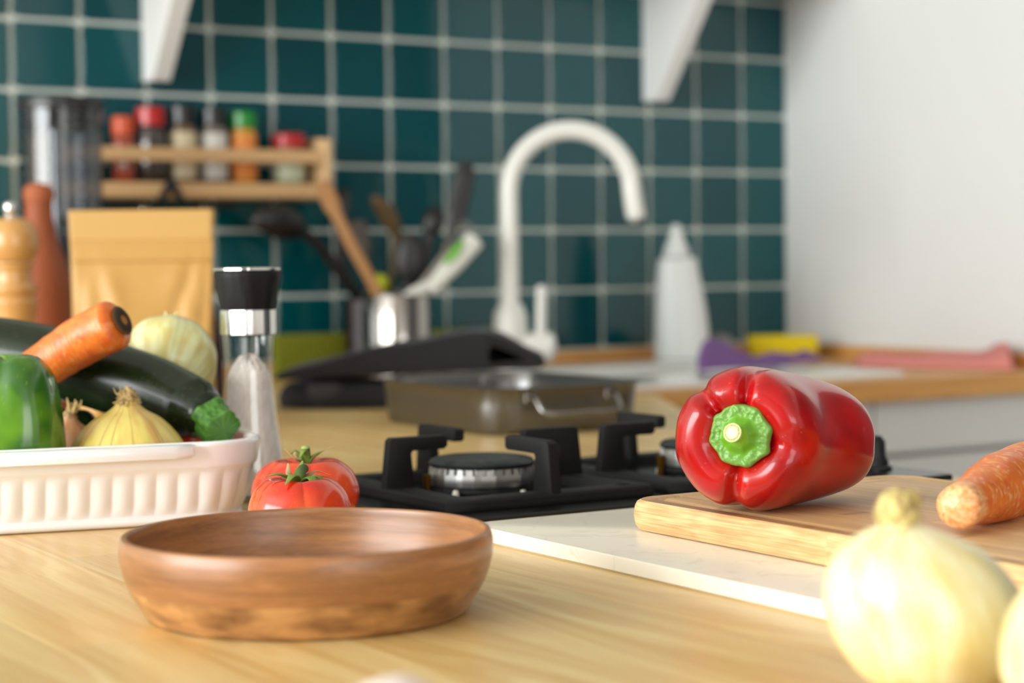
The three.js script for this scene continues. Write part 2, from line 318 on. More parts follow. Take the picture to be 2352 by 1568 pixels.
function onion(name, label, pos, { r, h, base, gold, vein, lean = V(0, 0, 0), sd = 0, neck = 1, neckW = 1, tilt = 0, round = false, soft = 1, neckN = 1, curl = V(0, 0, 0), group, neckCol = [196, 168, 110], nv = 110 }) {
  const t = thing(name, label, 'onion', pos, sd * 1.7, group);
  const s = spline(round ? [[0, 0.002 * h], [0.28 * r, 0], [0.72 * r, 0.12 * h], [0.96 * r, 0.32 * h], [r, 0.5 * h], [0.94 * r, 0.7 * h], [0.74 * r, 0.88 * h], [0.42 * r, 0.985 * h], [0.2 * r, 1.04 * h], [0.14 * r, 1.1 * h]] : [[0, 0.002 * h], [0.28 * r, 0], [0.72 * r, 0.12 * h], [0.97 * r, 0.33 * h], [r, 0.48 * h], [0.9 * r, 0.68 * h], [0.6 * r, 0.88 * h], [0.3 * r, 0.99 * h], [0.17 * r, 1.07 * h], [0.13 * r, 1.13 * h]]);
  const nVein = 19, veins = []; for (let i = 0; i < nVein; i++) veins.push(i / nVein * TAU + 0.18 * n3(i * 3.1, sd, 5));
  const b = surf(260, nv, (u, v) => {
    const q = s(v), ph = u * TAU, rr = Math.max(q.x, 0) * (1 + 0.025 * n3(Math.cos(ph) * 1.2 + sd * 3, Math.sin(ph) * 1.2, v * 2) + 0.006 * Math.cos(ph * 9 + sd));
    return V(Math.cos(ph) * rr + lean.x * q.y * q.y / h, q.y, Math.sin(ph) * rr + lean.z * q.y * q.y / h);
  }, { flip: true, color: (u, v) => {
    const ph = u * TAU; let w = 0; for (const a of veins) w = Math.max(w, Math.exp(-(((angDiff(ph, a) + 0.02 * Math.sin(v * 9 + a * 5)) / 0.018) ** 2)));
    const pat = fbm(Math.cos(ph) * 2.2 + sd * 5, Math.sin(ph) * 2.2, v * 3.5, 3); let c = mix3(S(...base), S(...gold), clamp(0.4 + 1.3 * pat * soft));
    return mix3(c, S(...vein), clamp(w * 0.55 * soft * smooth(0.1, 0.3, v) + 0.08 * n3(u * 90, v * 5, sd)));
  } });
  part(t, 'bulb', b, vcol(0.32, { clearcoat: 0.3, clearcoatRoughness: 0.3 }));
  const pts = [V(lean.x * h, h * 1.04, lean.z * h), V(lean.x * h * 1.2, h * 1.13, lean.z * h * 1.2), V(lean.x * h * 1.7 + 0.002, h * (1.13 + 0.11 * neck), lean.z * h * 1.7), V(lean.x * h * 2.3 + 0.004, h * (1.13 + 0.22 * neck), lean.z * h * 2.3)];
  pts[2].addScaledVector(curl, 0.5); pts[3].add(curl);
  part(t, 'neck', sweep(pts, { n: 24, m: 28, up: V(1, 0, 0), rad: (k, ph) => r * neckW * (0.16 + 0.07 * neckN * n3(Math.cos(ph) * 2.5, Math.sin(ph) * 2.5, k * 4 + sd)) * (1 - 0.6 * k * k), color: (k, ph) => mix3(S(...neckCol), S(120, 92, 50), clamp(0.35 + 0.9 * n3(Math.cos(ph) * 4, Math.sin(ph) * 4, k * 9))) }), vcol(0.8), 'dry papery neck');
  for (let i = 0; i < 5; i++) { const a = i * 1.31 + sd; if (neckW < 1.2) part(t, 'neck_wisp', sweep([pts[2].clone().add(V(Math.cos(a) * r * 0.08, -0.002, Math.sin(a) * r * 0.08)), pts[3].clone().add(V(Math.cos(a) * r * 0.16, 0, Math.sin(a) * r * 0.16)), pts[3].clone().add(V(Math.cos(a) * r * 0.2, 0.004 * neck + 0.001 * i, Math.sin(a) * r * 0.2))], { n: 10, m: 8, up: V(1, 0, 0.2), rad: (k) => 0.0022 * (1 - 0.75 * k), squash: [1, 0.45], color: () => S(...neckCol) }), vcol(0.85)); }
  if (tilt) { const q = new THREE.Quaternion().setFromAxisAngle(RH.clone().applyAxisAngle(UP, -t.rotation.y), -tilt), c = V(0, 0.48 * h, 0); for (const m of t.children) m.geometry.translate(0, -c.y, 0).applyQuaternion(q); const y = lowest(t.children[0].geometry); for (const m of t.children) m.geometry.translate(0, -y, 0); }
  return t;
}
function carrot(name, label, pts, radius, { sd = 1, crown, tip, blotch = [226, 170, 110], nBlotch = 0.5 }) {
  const mid = new THREE.CatmullRomCurve3(pts).getPoint(0.5), base = V(mid.x, 0, mid.z);
  const t = thing(name, label, 'carrot', base), loc = pts.map((p) => p.clone().sub(base));
  const ringy = (k, ph) => n3(k * 70 + sd, Math.cos(ph) * 1.2, Math.sin(ph) * 1.2) * smooth(0.0, 0.1, k);
  const g = sweep(loc, { n: 170, m: 96, capN: 14, rad: (k, ph) => radius(k) * (1 + 0.02 * n3(k * 5, Math.cos(ph) + sd, Math.sin(ph)) + 0.012 * ringy(k, ph)), color: (k, ph, q) => {
    const a = fbm(q.x * 55 + sd, q.y * 90, q.z * 55, 3), b = ringy(k * 0.8 + 3, ph), n2 = fbm(q.x * 190, q.y * 190 + sd, q.z * 190, 2);
    let c = mix3(S(226, 122, 36), S(214, 96, 30), clamp(0.5 + a)); c = mix3(c, S(...blotch), clamp((b - 0.55) * 2.4) * nBlotch + clamp((n2 - 0.22) * 2.5) * nBlotch);
    if (tip && k < 0.1) c = mix3(c, S(243, 196, 140), smooth(0.1, 0.02, k) * clamp(0.55 + 0.8 * fbm(q.x * 200, q.y * 260, q.z * 260, 2)));
    return c;
  } });
  part(t, 'root', g, vcol(0.42, { clearcoat: 0.25, clearcoatRoughness: 0.35 }));
  if (crown) {
    const cv = new THREE.CatmullRomCurve3(loc), e = cv.getPoint(1), d = cv.getTangent(1), r = radius(1);
    const ring = orient(surf(40, 14, (u, v) => { const rr = r * (0.0 + 0.62 * v), [c, s] = P2(u); return V(c * rr, 0.0006 + 0.0022 * Math.sin(v * Math.PI) * (v > 0.3 ? 1 : 0.4), s * rr); }, { flip: true, color: (u, v) => (v < 0.3 ? S(168, 110, 50) : mix3(S(48, 36, 20), S(110, 70, 36), smooth(0.75, 1, v))) }), d).translate(e.x + d.x * r * 0.46, e.y + d.y * r * 0.46, e.z + d.z * r * 0.46);
    part(t, 'crown', ring, vcol(0.8), 'dark ring where the leaves were cut');
  }
  return t;
}
function tomato(name, label, pos, { r, h, turn = 0, sd = 0, sepals, stem }) {
  const t = thing(name, label, 'tomato', pos, turn);
  const s = spline([[0, 0.004], [0.35 * r, 0], [0.8 * r, 0.16 * h], [r, 0.48 * h], [0.9 * r, 0.8 * h], [0.62 * r, 0.985 * h], [0.36 * r, 0.99 * h], [0.15 * r, 0.93 * h], [0, 0.89 * h]]);
  const top = (x, z) => h;
  part(t, 'fruit', surf(220, 110, (u, v) => {
    const q = s(v), ph = u * TAU, rib = smooth(0.25, 0.62, v), lob = Math.abs(Math.sin(ph * 2.5 + sd)); const k = 1 - 0.085 * rib * (1 - lob) ** 2.2 + 0.02 * n3(Math.cos(ph) + sd, Math.sin(ph), v);
    const [c, sn] = P2(u); return V(c * q.x * k, q.y - 0.0035 * smooth(0.6, 0.8, v) * (1 - lob) ** 2, sn * q.x * k);
  }, { flip: true, color: (u, v, q) => { const n = fbm(q.x * 30 + sd, q.y * 30, q.z * 30, 3), sp = n3(q.x * 900, q.y * 900, q.z * 900); let c = mix3(S(198, 36, 14), S(216, 74, 16), clamp(0.45 + 1.1 * n)); return mix3(c, S(232, 130, 60), clamp((sp - 0.72) * 1.2)); } }), vcol(0.24, { clearcoat: 0.45, clearcoatRoughness: 0.12 }));
  const cal = new THREE.Group(); cal.name = 'calyx'; t.add(cal);
  part(cal, 'stem', sweep(stem.map((p) => p.clone().add(V(0, 0.9 * h, 0))), { n: 20, m: 14, up: V(0.3, 0, 1), rad: (k) => 0.0034 - 0.0005 * k + 0.0007 * (k < 0.15 ? 1 : 0), color: (k) => (k > 0.99 ? S(150, 170, 96) : mix3(S(78, 100, 34), S(58, 72, 38), k)) }), vcol(0.7));
  for (const [a, len, curl, dry, rise] of sepals) {
    const d = V(Math.cos(a), 0, Math.sin(a)), y = 0.91 * h;
    const p = [d.clone().multiplyScalar(0.002).setY(y), d.clone().multiplyScalar(len * 0.3).setY(y + rise * 0.6), d.clone().multiplyScalar(len * 0.65).setY(y + rise), d.clone().multiplyScalar(len).setY(y + rise + curl)];
    p[3].add(V(-d.z, 0, d.x).multiplyScalar(0.003 * (dry ? 1.5 : 0.6)));
    part(cal, 'sepal', sweep(p, { n: 22, m: 10, rad: (k) => 0.0037 * (dry ? 0.6 : 1) * (0.35 + Math.sin(Math.PI * Math.min(1, k * 0.9 + 0.1)) * 0.9) * (1 - 0.55 * k), squash: [0.28, 1], color: (k, ph) => mix3(dry ? S(150, 128, 84) : S(92, 128, 36), dry ? S(206, 176, 128) : S(120, 132, 62), k * k) }), vcol(0.7));
  }
  return t;
}

// ---------------------------------------------------------------- boards, bowl, pepper, carrot and onions in front
const MARBLE = 0.0098, BOARD = 0.0285;
{
  const marbleTex = tex(768, 768, (u, v) => { const x = u * 0.5, z = v * 0.5, w = fbm(x * 9, z * 9, 1, 4), ve = Math.abs(fbm(x * 5 + w * 0.5, z * 11 + w, 7, 3)); const d = smooth(0.05, 0, ve) * 0.55 + 0.5 * clamp(w); return mix3([236, 229, 212], [206, 200, 184], clamp(d * 0.7)); }, { sizeU: 0.5, sizeV: 0.5 });
  const hw = 0.2, hd = 0.24, m = thing('marble_board', 'white marble slab under the bamboo cutting board', 'board', V(0.602 + hw, TOP, -1.044 + hd));
  part(m, 'slab', boxUV(rrLoft(hw, hd, 0.012, [[-0.001, 0, 0], [-0.0015, 0], [0, 0.0012], [0, MARBLE - 0.0016], [-0.0006, MARBLE - 0.0004], [-0.0018, MARBLE], [-0.002, MARBLE], [-0.01, MARBLE, 0]], { nu: 120 })), std([255, 255, 255], 0.28, { map: marbleTex }));
}
{
  // laminated bamboo: strips along z on the top, long fibres on the side
  const bamTex = tex(1024, 1024, (u, v) => {
    const x = u * 0.4, z = v * 0.5, st = Math.floor(x / 0.019), tone = n3(st * 5.1, 1.3, 0), g = fbm(x * 520, z * 7 + st * 3, 2, 3), w = fbm(x * 50, z * 3, 5 + st, 2);
    const node = Math.exp(-((((z * 4.1 + st * 0.37) % 1 - 0.5) / 0.012) ** 2));
    let c = mix3([222, 184, 134], [176, 132, 86], clamp(0.42 + 0.55 * g + 0.28 * w + 0.3 * tone)); return mix3(c, [128, 84, 46], node * 0.35 + clamp(g - 0.42) * 0.7);
  }, { sizeU: 0.4, sizeV: 0.5 });
  const bamSide = tex(256, 1024, (u, v) => { const y = u * 0.03, z = v * 0.5, g = fbm(y * 900, z * 16, 4, 3), w = fbm(y * 120, z * 22, 9, 3), node = Math.exp(-(((((z * 6.3) % 1) - 0.42) / 0.03) ** 2)); return mix3([230, 194, 140], [186, 136, 84], clamp(0.3 + 0.6 * g + 0.5 * w + 0.35 * node * (0.6 + w))); }, { sizeU: 0.03, sizeV: 0.5 });
  const rc = 0.0228, hw = 0.113, hd = 0.19, x0 = 0.664, z0 = -0.967, h = BOARD - MARBLE, gin = 0.0125, T = thing('cutting_board', 'bamboo cutting board with a juice groove on the marble slab', 'board', V(x0 + hw, TOP + MARBLE, z0 + hd));
  const side = rrLoft(hw, hd, rc, [[-0.02, 0.0002, 0], [-0.006, 0.0002], [-0.0028, 0.0012], [-0.0008, 0.004], [0, h * 0.5], [-0.0006, h - 0.004], [-0.002, h - 0.0014], [-0.0044, h - 0.0001]], { nu: 200, crease: 0.9 });
  const gp = [[-0.0044, h - 0.0001], [-gin, h]]; for (let i = 0; i <= 8; i++) { const a = i / 8; gp.push([-gin - a * 0.0075, h - 0.0019 * Math.sin(Math.PI * a)]); } gp.push([-gin - 0.008, h], [-gin - 0.008, h, 0]);
  const top = rrLoft(hw, hd, rc, gp, { nu: 200, crease: 0.9 });
  const sideUV = (g) => { g = boxUV(g); return g; };
  part(T, 'edge', sideUV(side), std([255, 255, 255], 0.5, { map: bamSide }), 'pale bamboo edge with long fibres');
  part(T, 'top', boxUV(top), std([255, 255, 255], 0.45, { map: bamTex }), 'brown striped bamboo top');
}
{
  // turned wooden bowl
  const SC = 0.982, r0 = 0.0935, hh = 0.0405, base = G(709, 1404), T = thing('wooden_bowl', 'shallow round wooden bowl standing empty on the worktop', 'bowl', base, 0.4);
  const out = spline([[0.0745, 0], [0.0795, 0.0008], [0.0835, 0.006], [0.0895, 0.016], [0.0928, 0.0265], [0.0935, 0.034], [0.0925, 0.0395], [0.0912, hh]]);
  const inn = spline([[0.0912, hh], [0.0893, 0.0398], [0.0885, 0.033], [0.0865, 0.022], [0.082, 0.012], [0.074, 0.0085], [0.06, 0.0078]]);
  const solid = (x, y, z, inside) => {
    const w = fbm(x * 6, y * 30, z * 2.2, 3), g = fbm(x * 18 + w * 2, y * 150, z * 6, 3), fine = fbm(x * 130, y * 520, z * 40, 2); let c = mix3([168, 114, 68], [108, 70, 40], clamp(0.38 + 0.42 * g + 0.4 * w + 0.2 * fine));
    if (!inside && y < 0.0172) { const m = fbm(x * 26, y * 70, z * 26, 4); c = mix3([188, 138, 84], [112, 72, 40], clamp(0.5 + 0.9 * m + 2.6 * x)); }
    return c;
  };
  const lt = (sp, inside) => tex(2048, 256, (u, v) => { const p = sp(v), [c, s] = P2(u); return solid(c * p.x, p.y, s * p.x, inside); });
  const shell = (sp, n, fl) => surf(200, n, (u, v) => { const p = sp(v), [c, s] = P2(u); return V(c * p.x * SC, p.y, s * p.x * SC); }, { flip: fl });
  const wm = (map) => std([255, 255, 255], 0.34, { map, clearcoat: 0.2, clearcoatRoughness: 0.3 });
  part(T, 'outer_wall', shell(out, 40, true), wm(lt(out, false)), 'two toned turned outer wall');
  part(T, 'inner_wall', shell(inn, 40, true), wm(lt(inn, true)), 'hollowed inside');
  const ft = tex(512, 512, (u, v) => solid((u - 0.5) * 0.14, 0.008, (v - 0.5) * 0.14, true));
  part(T, 'floor_disc', surf(96, 8, (u, v) => { const [c, s] = P2(u); return V(c * 0.0605 * v, 0.0078, s * 0.0605 * v); }, { uv: (u, v) => { const [c, s] = P2(u); return [0.5 + c * v * 0.45, 0.5 + s * v * 0.45]; } , flip: true }), wm(ft));
  part(T, 'base_disc', surf(96, 2, (u, v) => { const [c, s] = P2(u); return V(c * 0.0746 * v, 0.0002, s * 0.0746 * v); }), wm(ft));
}
{
  // red bell pepper lying on its side, stem towards the viewer
  const hd = (a) => FH.clone().multiplyScalar(Math.cos(a)).addScaledVector(RH, Math.sin(a));
  const prof = [[0, 0.0095], [0.008, 0.009], [0.0155, 0.005], [0.0225, 0.0008], [0.0305, 0.0012], [0.0375, 0.0075], [0.0415, 0.018], [0.0425, 0.034], [0.041, 0.058], [0.0378, 0.081], [0.033, 0.101], [0.0255, 0.1145], [0.015, 0.119], [0.0055, 0.115], [0, 0.113]];
  const cr = [[84, 0.13, 1], [131, 0.15, 0.95], [261, 0.15, 1], [352, 0.3, 0.55]].map(([a, w, k]) => [a / 180 * Math.PI, w, k]);
  const { g, frame } = pepperBody({ len: 0.119, prof, creases: cr, sd: 4.2, drop: 0.075, heads: (d) => hd(mix(0.32, 1.02, smooth(0.05, 0.75, d))),
    depth: (v) => 0.085 * smooth(0.08, 0.3, v) * (1 - 0.62 * smooth(0.42, 0.62, v)) + 0.13 * smooth(0.7, 0.9, v), lump: 0.022,
    color: (u, v, q) => { const n = fbm(q.x * 26, q.y * 26, q.z * 26, 3), sp = n3(q.x * 1300, q.y * 1300, q.z * 1300); let c = mix3(S(178, 6, 10), S(146, 2, 7), clamp(0.5 + n)); c = mix3(c, S(196, 48, 22), clamp(0.12 + 0.9 * fbm(q.x * 14 + 4, q.y * 14, q.z * 14, 2) - 0.25)); return mix3(c, S(240, 150, 130), clamp((sp - 0.86) * 3) * smooth(0.5, 0.2, v)); } });
  const at = G(1699, 1031, BOARD + 0.0385), low = lowest(g), pos = V(at.x, TOP + BOARD, at.z);
  const T = thing('red_bell_pepper', 'glossy red bell pepper lying on the bamboo board', 'pepper', pos);
  g.translate(0, -low, 0); part(T, 'fruit', g, vcol(0.3, { specularIntensity: 0.55, clearcoat: 0.6, clearcoatRoughness: 0.13, ior: 1.5 }));
  const [Q, Td] = frame(0.0055), n = Td.clone().negate().addScaledVector(UP, 0.02).addScaledVector(RH, -0.05).normalize();
  const c0 = Q.clone().add(V(0, -low, 0)).addScaledVector(UP, 0.002).addScaledVector(n, 0.0042);
  const ca = part(T, 'calyx', orient(calyxGeo(0.0176, 0.0042, 0.4, S(92, 150, 10), S(112, 158, 74)), n).translate(c0.x, c0.y, c0.z), vcol(0.5, { clearcoat: 0.2 }), 'crinkled green crown');
  const s0 = c0.clone().addScaledVector(n, 0.002), s1 = s0.clone().addScaledVector(n, 0.0085).addScaledVector(UP, 0.0022).addScaledVector(RH, -0.0015);
  part(T, 'stem', sweep([s0, s0.clone().lerp(s1, 0.5), s1], { n: 16, m: 24, caps: false, rad: (k) => 0.0068 - 0.0024 * smooth(0, 0.6, k) + 0.0007 * smooth(0.75, 0.9, k), color: (k) => mix3(S(116, 168, 26), S(188, 196, 118), smooth(0.5, 0.8, k)) }), vcol(0.55));
  const sd = s1.clone().sub(s0).normalize();
  part(T, 'cut_end', orient(surf(32, 12, (u, v) => { const [c, s] = P2(u), r = 0.0053 * v; return V(c * r, 0.0005 * (1 - v * v) + 0.0003 * n3(c * r * 900, s * r * 900, 1), s * r); }, { flip: true, color: (u, v) => { const n = n3(Math.cos(u * TAU) * v * 5, Math.sin(u * TAU) * v * 5, 3); return mix3(S(222, 220, 182), S(160, 164, 88), clamp(smooth(0.55, 0.7, v) * (v < 0.85 ? 0.9 : 0.3) + 0.25 * n)); } }), sd).translate(s1.x, s1.y, s1.z), vcol(0.8), 'pale cut end');
}
carrot('carrot', 'thick carrot with a blunt pale tip on the bamboo board', (() => { const a = G(2203, 1163, BOARD + 0.0148), b = G(2345, 1100, BOARD + 0.0172), d = b.clone().sub(a); d.y = 0; const L = d.length(); return [a, a.clone().lerp(b, 0.5).setY(TOP + BOARD + 0.0165), b.clone().setY(TOP + BOARD + 0.0182), a.clone().addScaledVector(d, 0.135 / L).setY(TOP + BOARD + 0.0188)]; })(), (k) => 0.0118 + 0.0068 * smooth(0, 0.62, k), { sd: 3.3, tip: true, nBlotch: 0.95, blotch: [244, 190, 128] });
onion('onion', 'large pale yellow onion with a twisted neck beside the marble slab', G(2150, 1396, 0.035).setY(TOP), { r: 0.0388, h: 0.0655, round: true, soft: 0.6, base: [250, 244, 200], gold: [234, 208, 128], vein: [206, 188, 118], lean: V(-0.17, 0, -0.11), sd: 0, neck: 0.3, neckW: 1.3, neckN: 0.35, curl: V(0.017, 0, 0.01), neckCol: [226, 204, 132] });
onion('onion', 'pale yellow onion lying against the larger onion with twisted neck', G(2540, 1490, 0.033).setY(TOP), { r: 0.036, h: 0.062, round: true, soft: 0.6, base: [248, 240, 196], gold: [222, 190, 112], vein: [190, 168, 100], sd: 2.2, neck: 0.8 });
{
  // white garlic bulb of which only the top reaches into view
  const top = G(890, 1561, 0.052), p = V(top.x, TOP, top.z), T = thing('garlic_bulb', 'white garlic bulb lying in front of the wooden bowl', 'garlic', p, 0.8);
  const s = spline([[0, 0], [0.012, 0], [0.0245, 0.01], [0.0262, 0.022], [0.019, 0.036], [0.0075, 0.044], [0.004, 0.052]]);
  const lie = (g) => g.rotateX(-Math.PI / 2).translate(0, 0.026, 0.02);
  part(T, 'bulb', lie(surf(110, 50, (u, v) => { const q = s(v), [c, sn] = P2(u), k = 1 - 0.06 * Math.abs(Math.cos(u * TAU * 4)) ** 6; return V(c * q.x * k, q.y, sn * q.x * k); }, { flip: true, color: (u, v) => mix3(S(238, 226, 220), S(210, 188, 186), clamp(0.3 + 0.6 * n3(u * 20, v * 3, 3))) })), vcol(0.6));
  part(T, 'stem', lie(sweep([V(0, 0.05, 0), V(0, 0.056, 0), V(0.001, 0.062, 0)], { n: 8, m: 12, up: V(1, 0, 0), rad: 0.0035, color: () => S(214, 198, 170) })), vcol(0.8));
}
// two tomatoes behind the bowl
tomato('tomato', 'ripe red tomato with green spread sepals right behind the bowl', D(689, 1.175), { r: 0.0312, h: 0.043, turn: 0.5, sd: 0.3, stem: [V(0, 0, 0), V(0.0015, 0.0045, 0), V(0.006, 0.0085, -0.002), V(0.01, 0.0092, -0.003)],
  sepals: [[0.05, 0.025, -0.003, true, 0.0065], [1.05, 0.017, -0.004, false, 0.005], [1.9, 0.02, -0.006, false, 0.005], [2.75, 0.025, -0.004, false, 0.007], [3.5, 0.023, -0.001, false, 0.0075], [5.7, 0.013, 0.006, false, 0.007], [4.7, 0.011, 0.006, true, 0.006]] });
tomato('tomato', 'larger ribbed tomato with an upright stem behind the other tomato', D(704, 1.265), { r: 0.0352, h: 0.0448, turn: 0.2, sd: 1.1, stem: [V(0, 0, 0), V(0.0004, 0.004, 0), V(0.0005, 0.009, 0), V(0.0002, 0.0125, 0)],
  sepals: [[2.9, 0.016, 0.007, true, 0.006], [3.6, 0.01, -0.003, false, 0.0105], [2.4, 0.009, -0.004, false, 0.011], [0.1, 0.019, 0.003, true, 0.009], [0.6, 0.012, 0.002, false, 0.008], [5.3, 0.012, -0.003, false, 0.008], [4.4, 0.011, 0.003, true, 0.007]] });

// ---------------------------------------------------------------- white ribbed baking dish full of vegetables
const DISH = { c: V(0.4285, TOP, -1.311), turn: -12 * Math.PI / 180, hw: 0.118, hd: 0.088, h: 0.056 };
const inDish = (u, h, w) => V(u, h, -w).applyAxisAngle(UP, DISH.turn).add(DISH.c);        // u to the right, w away from the viewer
{
  const T = thing('baking_dish', 'white ribbed ceramic baking dish heaped with vegetables', 'dish', DISH.c, DISH.turn);
  const glaze = std([244, 244, 244], 0.18, { clearcoat: 0.4, clearcoatRoughness: 0.08 });
  const { hw, hd, h } = DISH, rc = 0.034, prof = [[-0.02, 0.0005, 0], [-0.003, 0.0005], [0, 0.0008], [0.0012, 0.003], [0.0012, 0.0052], [0, 0.0068]];
  const n0 = prof.length; for (let i = 0; i <= 10; i++) { const t = i / 10; prof.push([0.0002 + 0.0085 * t + 0.001 * Math.sin(t * 3.14), 0.008 + 0.0285 * t]); } const n1 = prof.length - 1;
  prof.push([0.0105, 0.0385], [0.0112, 0.0402], [0.0122, 0.047], [0.0132, 0.0525], [0.0132, 0.0545], [0.0122, 0.0557], [0.0105, h], [0.008, 0.0556], [0.0068, 0.054], [0.0055, 0.045], [0.0005, 0.014], [-0.004, 0.0075], [-0.01, 0.0055], [-0.012, 0.0055, 0]);
  const per = 4 * (hw + hd) - 8 * rc + TAU * rc, ribs = Math.round(per / 0.0142);
  const wave = (u, y, x, z, nx, nz, k) => { if (k < n0 || k > n1) return 0; const t = (k - n0) / (n1 - n0); return 0.0019 * Math.sin(Math.min(1, 4 * Math.min(t, 1 - t) + 0.02) * Math.PI / 2) * (Math.abs(Math.cos(u * ribs * Math.PI)) - 0.8); };
  part(T, 'body', rrLoft(hw, hd, rc, prof, { nu: 1100, wave, crease: 0 }), glaze);
  for (const s of [1, -1]) {                                        // moulded grip on the two broad sides
    const pts = []; const L = 0.078, q = 0.0165, e = 0.016; pts.push([-L, 0], [-L + 0.003, q * 0.55], [-L + e, q], [L - e, q], [L - 0.003, q * 0.55], [L, 0]);
    const g = extrude(pts, 0.005, 0.0018).rotateX(Math.PI / 2).translate(0, 0.0535, 0); if (s < 0) g.rotateY(Math.PI);
    part(T, 'grip', toCreasedNormals(g, 0.7).translate(0, 0, s * (hd + 0.0105)), glaze);
  }
}
// the heap, from the bottom up
onion('onion', 'golden striped onion with a dry tuft at the dish rim', inDish(0.0435, 0.0085, -0.0445), { r: 0.0402, h: 0.067, base: [226, 206, 110], gold: [208, 164, 88], vein: [132, 98, 44], sd: 0.9, neck: 0.14, neckW: 1.15, neckCol: [198, 170, 112], nv: 150 });
onion('onion', 'brownish onion half hidden between green pepper and striped onion', inDish(0.012, 0.0068, 0.016), { r: 0.026, h: 0.056, base: [206, 158, 116], gold: [186, 128, 82], vein: [140, 92, 54], sd: 3.1, neck: 0.4 });
onion('onion', 'pale green onion at the back of the dish', inDish(0.094, 0.0655, 0.087), { tilt: 0.9, r: 0.0358, h: 0.068, base: [222, 224, 170], gold: [204, 190, 116], vein: [176, 172, 116], sd: 1.6, neck: 0.15, neckCol: [214, 206, 150] });
tomato('tomato', 'red tomato in the dish under the courgette tip', inDish(0.092, 0.0068, 0.044), { r: 0.0285, h: 0.0575, turn: 1, sd: 2, stem: [V(0, 0, 0), V(0, 0.003, 0), V(0.001, 0.0045, 0)], sepals: [[0, 0.012, -0.003, false, 0.003], [1.3, 0.012, -0.003, false, 0.003], [2.5, 0.012, -0.003, false, 0.003], [3.8, 0.012, -0.003, false, 0.003], [5, 0.012, -0.003, false, 0.003]] });
{
  // green pepper standing on its tip at the left end of the dish
  const T = thing('green_bell_pepper', 'shiny green bell pepper in the dish, beside the onion', 'pepper', inDish(-0.0335, 0.0058, -0.047), 0.5);
  const prof = [[0, 0.012], [0.006, 0.011], [0.016, 0.006], [0.0245, 0.007], [0.032, 0.018], [0.0358, 0.036], [0.036, 0.056], [0.0335, 0.078], [0.0285, 0.096], [0.02, 0.1065], [0.0105, 0.1085], [0.004, 0.1055], [0, 0.1045]];
  const s = spline(prof), cr = [35, 150, 265].map((a) => a / 180 * Math.PI);
  part(T, 'fruit', surf(220, 120, (u, v) => {
    const q = s(v), ph = u * TAU; let c = 0; for (const a of cr) c += Math.exp(-((angDiff(ph, a) / 0.24) ** 2)); const k = 1 - c * (0.12 * smooth(0.45, 0.85, v) + 0.05) + 0.04 * n3(Math.cos(ph) * 1.2, Math.sin(ph) * 1.2, v * 2 + 4);
    return V(Math.cos(ph) * q.x * k, q.y - 0.008 * c * smooth(0.7, 0.9, v), Math.sin(ph) * q.x * k);
  }, { flip: true, color: (u, v, q) => { const n = fbm(q.x * 24, q.y * 20, q.z * 24, 3); return mix3(mix3(S(100, 150, 18), S(42, 94, 10), clamp(0.5 + 1.3 * n)), S(146, 178, 80), clamp(n3(q.x * 700, q.y * 700, q.z * 700) - 0.82) * 3); } }), vcol(0.22, { clearcoat: 0.5, clearcoatRoughness: 0.12 }));
  part(T, 'calyx', calyxGeo(0.013, 0.003, 1.7, S(96, 150, 20), S(128, 170, 84)).rotateX(Math.PI).translate(0, 0.0108, 0), vcol(0.5));
  part(T, 'stem', sweep([V(0, 0.0095, 0), V(0, 0.006, 0), V(0, 0.003, 0)], { n: 8, m: 16, up: V(1, 0, 0), rad: 0.005, color: () => S(118, 158, 56) }), vcol(0.6));
}
{
  // courgette across the heap, its cut stem end hanging towards the right rim
  const pts = [D(-150, 1.44, 0.114), D(0, 1.43, 0.1095), D(150, 1.415, 0.1005), D(300, 1.395, 0.0875), D(420, 1.37, 0.0745), D(474, 1.352, 0.0675)];
  const base = inDish(0, 0, 0), T = thing('courgette', 'dark green courgette lying across the vegetable dish', 'courgette', base), loc = pts.map((p) => p.clone().sub(base));
  part(T, 'fruit', sweep(loc, { n: 150, m: 80, rad: (k, ph) => (0.0258 - 0.0045 * smooth(0.72, 1, k) - 0.0045 * smooth(0.93, 1, k)) * (1 + 0.012 * Math.cos(ph * 5) + 0.015 * n3(k * 4, Math.cos(ph), Math.sin(ph))), color: (k, ph, q) => { const n = n3(q.x * 600, q.y * 600, q.z * 600), f = fbm(ph * 3, k * 1.2, 2, 2); return mix3(mix3(S(24, 40, 15), S(11, 22, 8), clamp(0.5 + f)), S(70, 92, 52), clamp((n - 0.6) * 0.8)); } }), vcol(0.26, { specularIntensity: 0.75 }));
  const e = loc[5], d = loc[5].clone().sub(loc[4]).normalize(), dd = d.clone().addScaledVector(UP, -0.25).normalize();
  part(T, 'stem_end', sweep([e.clone().addScaledVector(d, 0.003), e.clone().addScaledVector(dd, 0.011), e.clone().addScaledVector(dd, 0.0195)], { n: 24, m: 60, caps: true, rad: (k, ph) => (0.0158 - 0.0022 * smooth(0, 0.35, k) + 0.0008 * smooth(0.7, 1, k)) * (1 + 0.075 * Math.cos(ph * 5 + 0.6) + 0.02 * Math.cos(ph * 13)), color: (k, ph) => mix3(S(46, 96, 20), S(88, 140, 52), clamp(0.4 + 0.8 * n3(Math.cos(ph) * 4, Math.sin(ph) * 4, k * 2) + 0.4 * smooth(0.9, 1, k))) }), vcol(0.5), 'ridged bright green stem end');
}
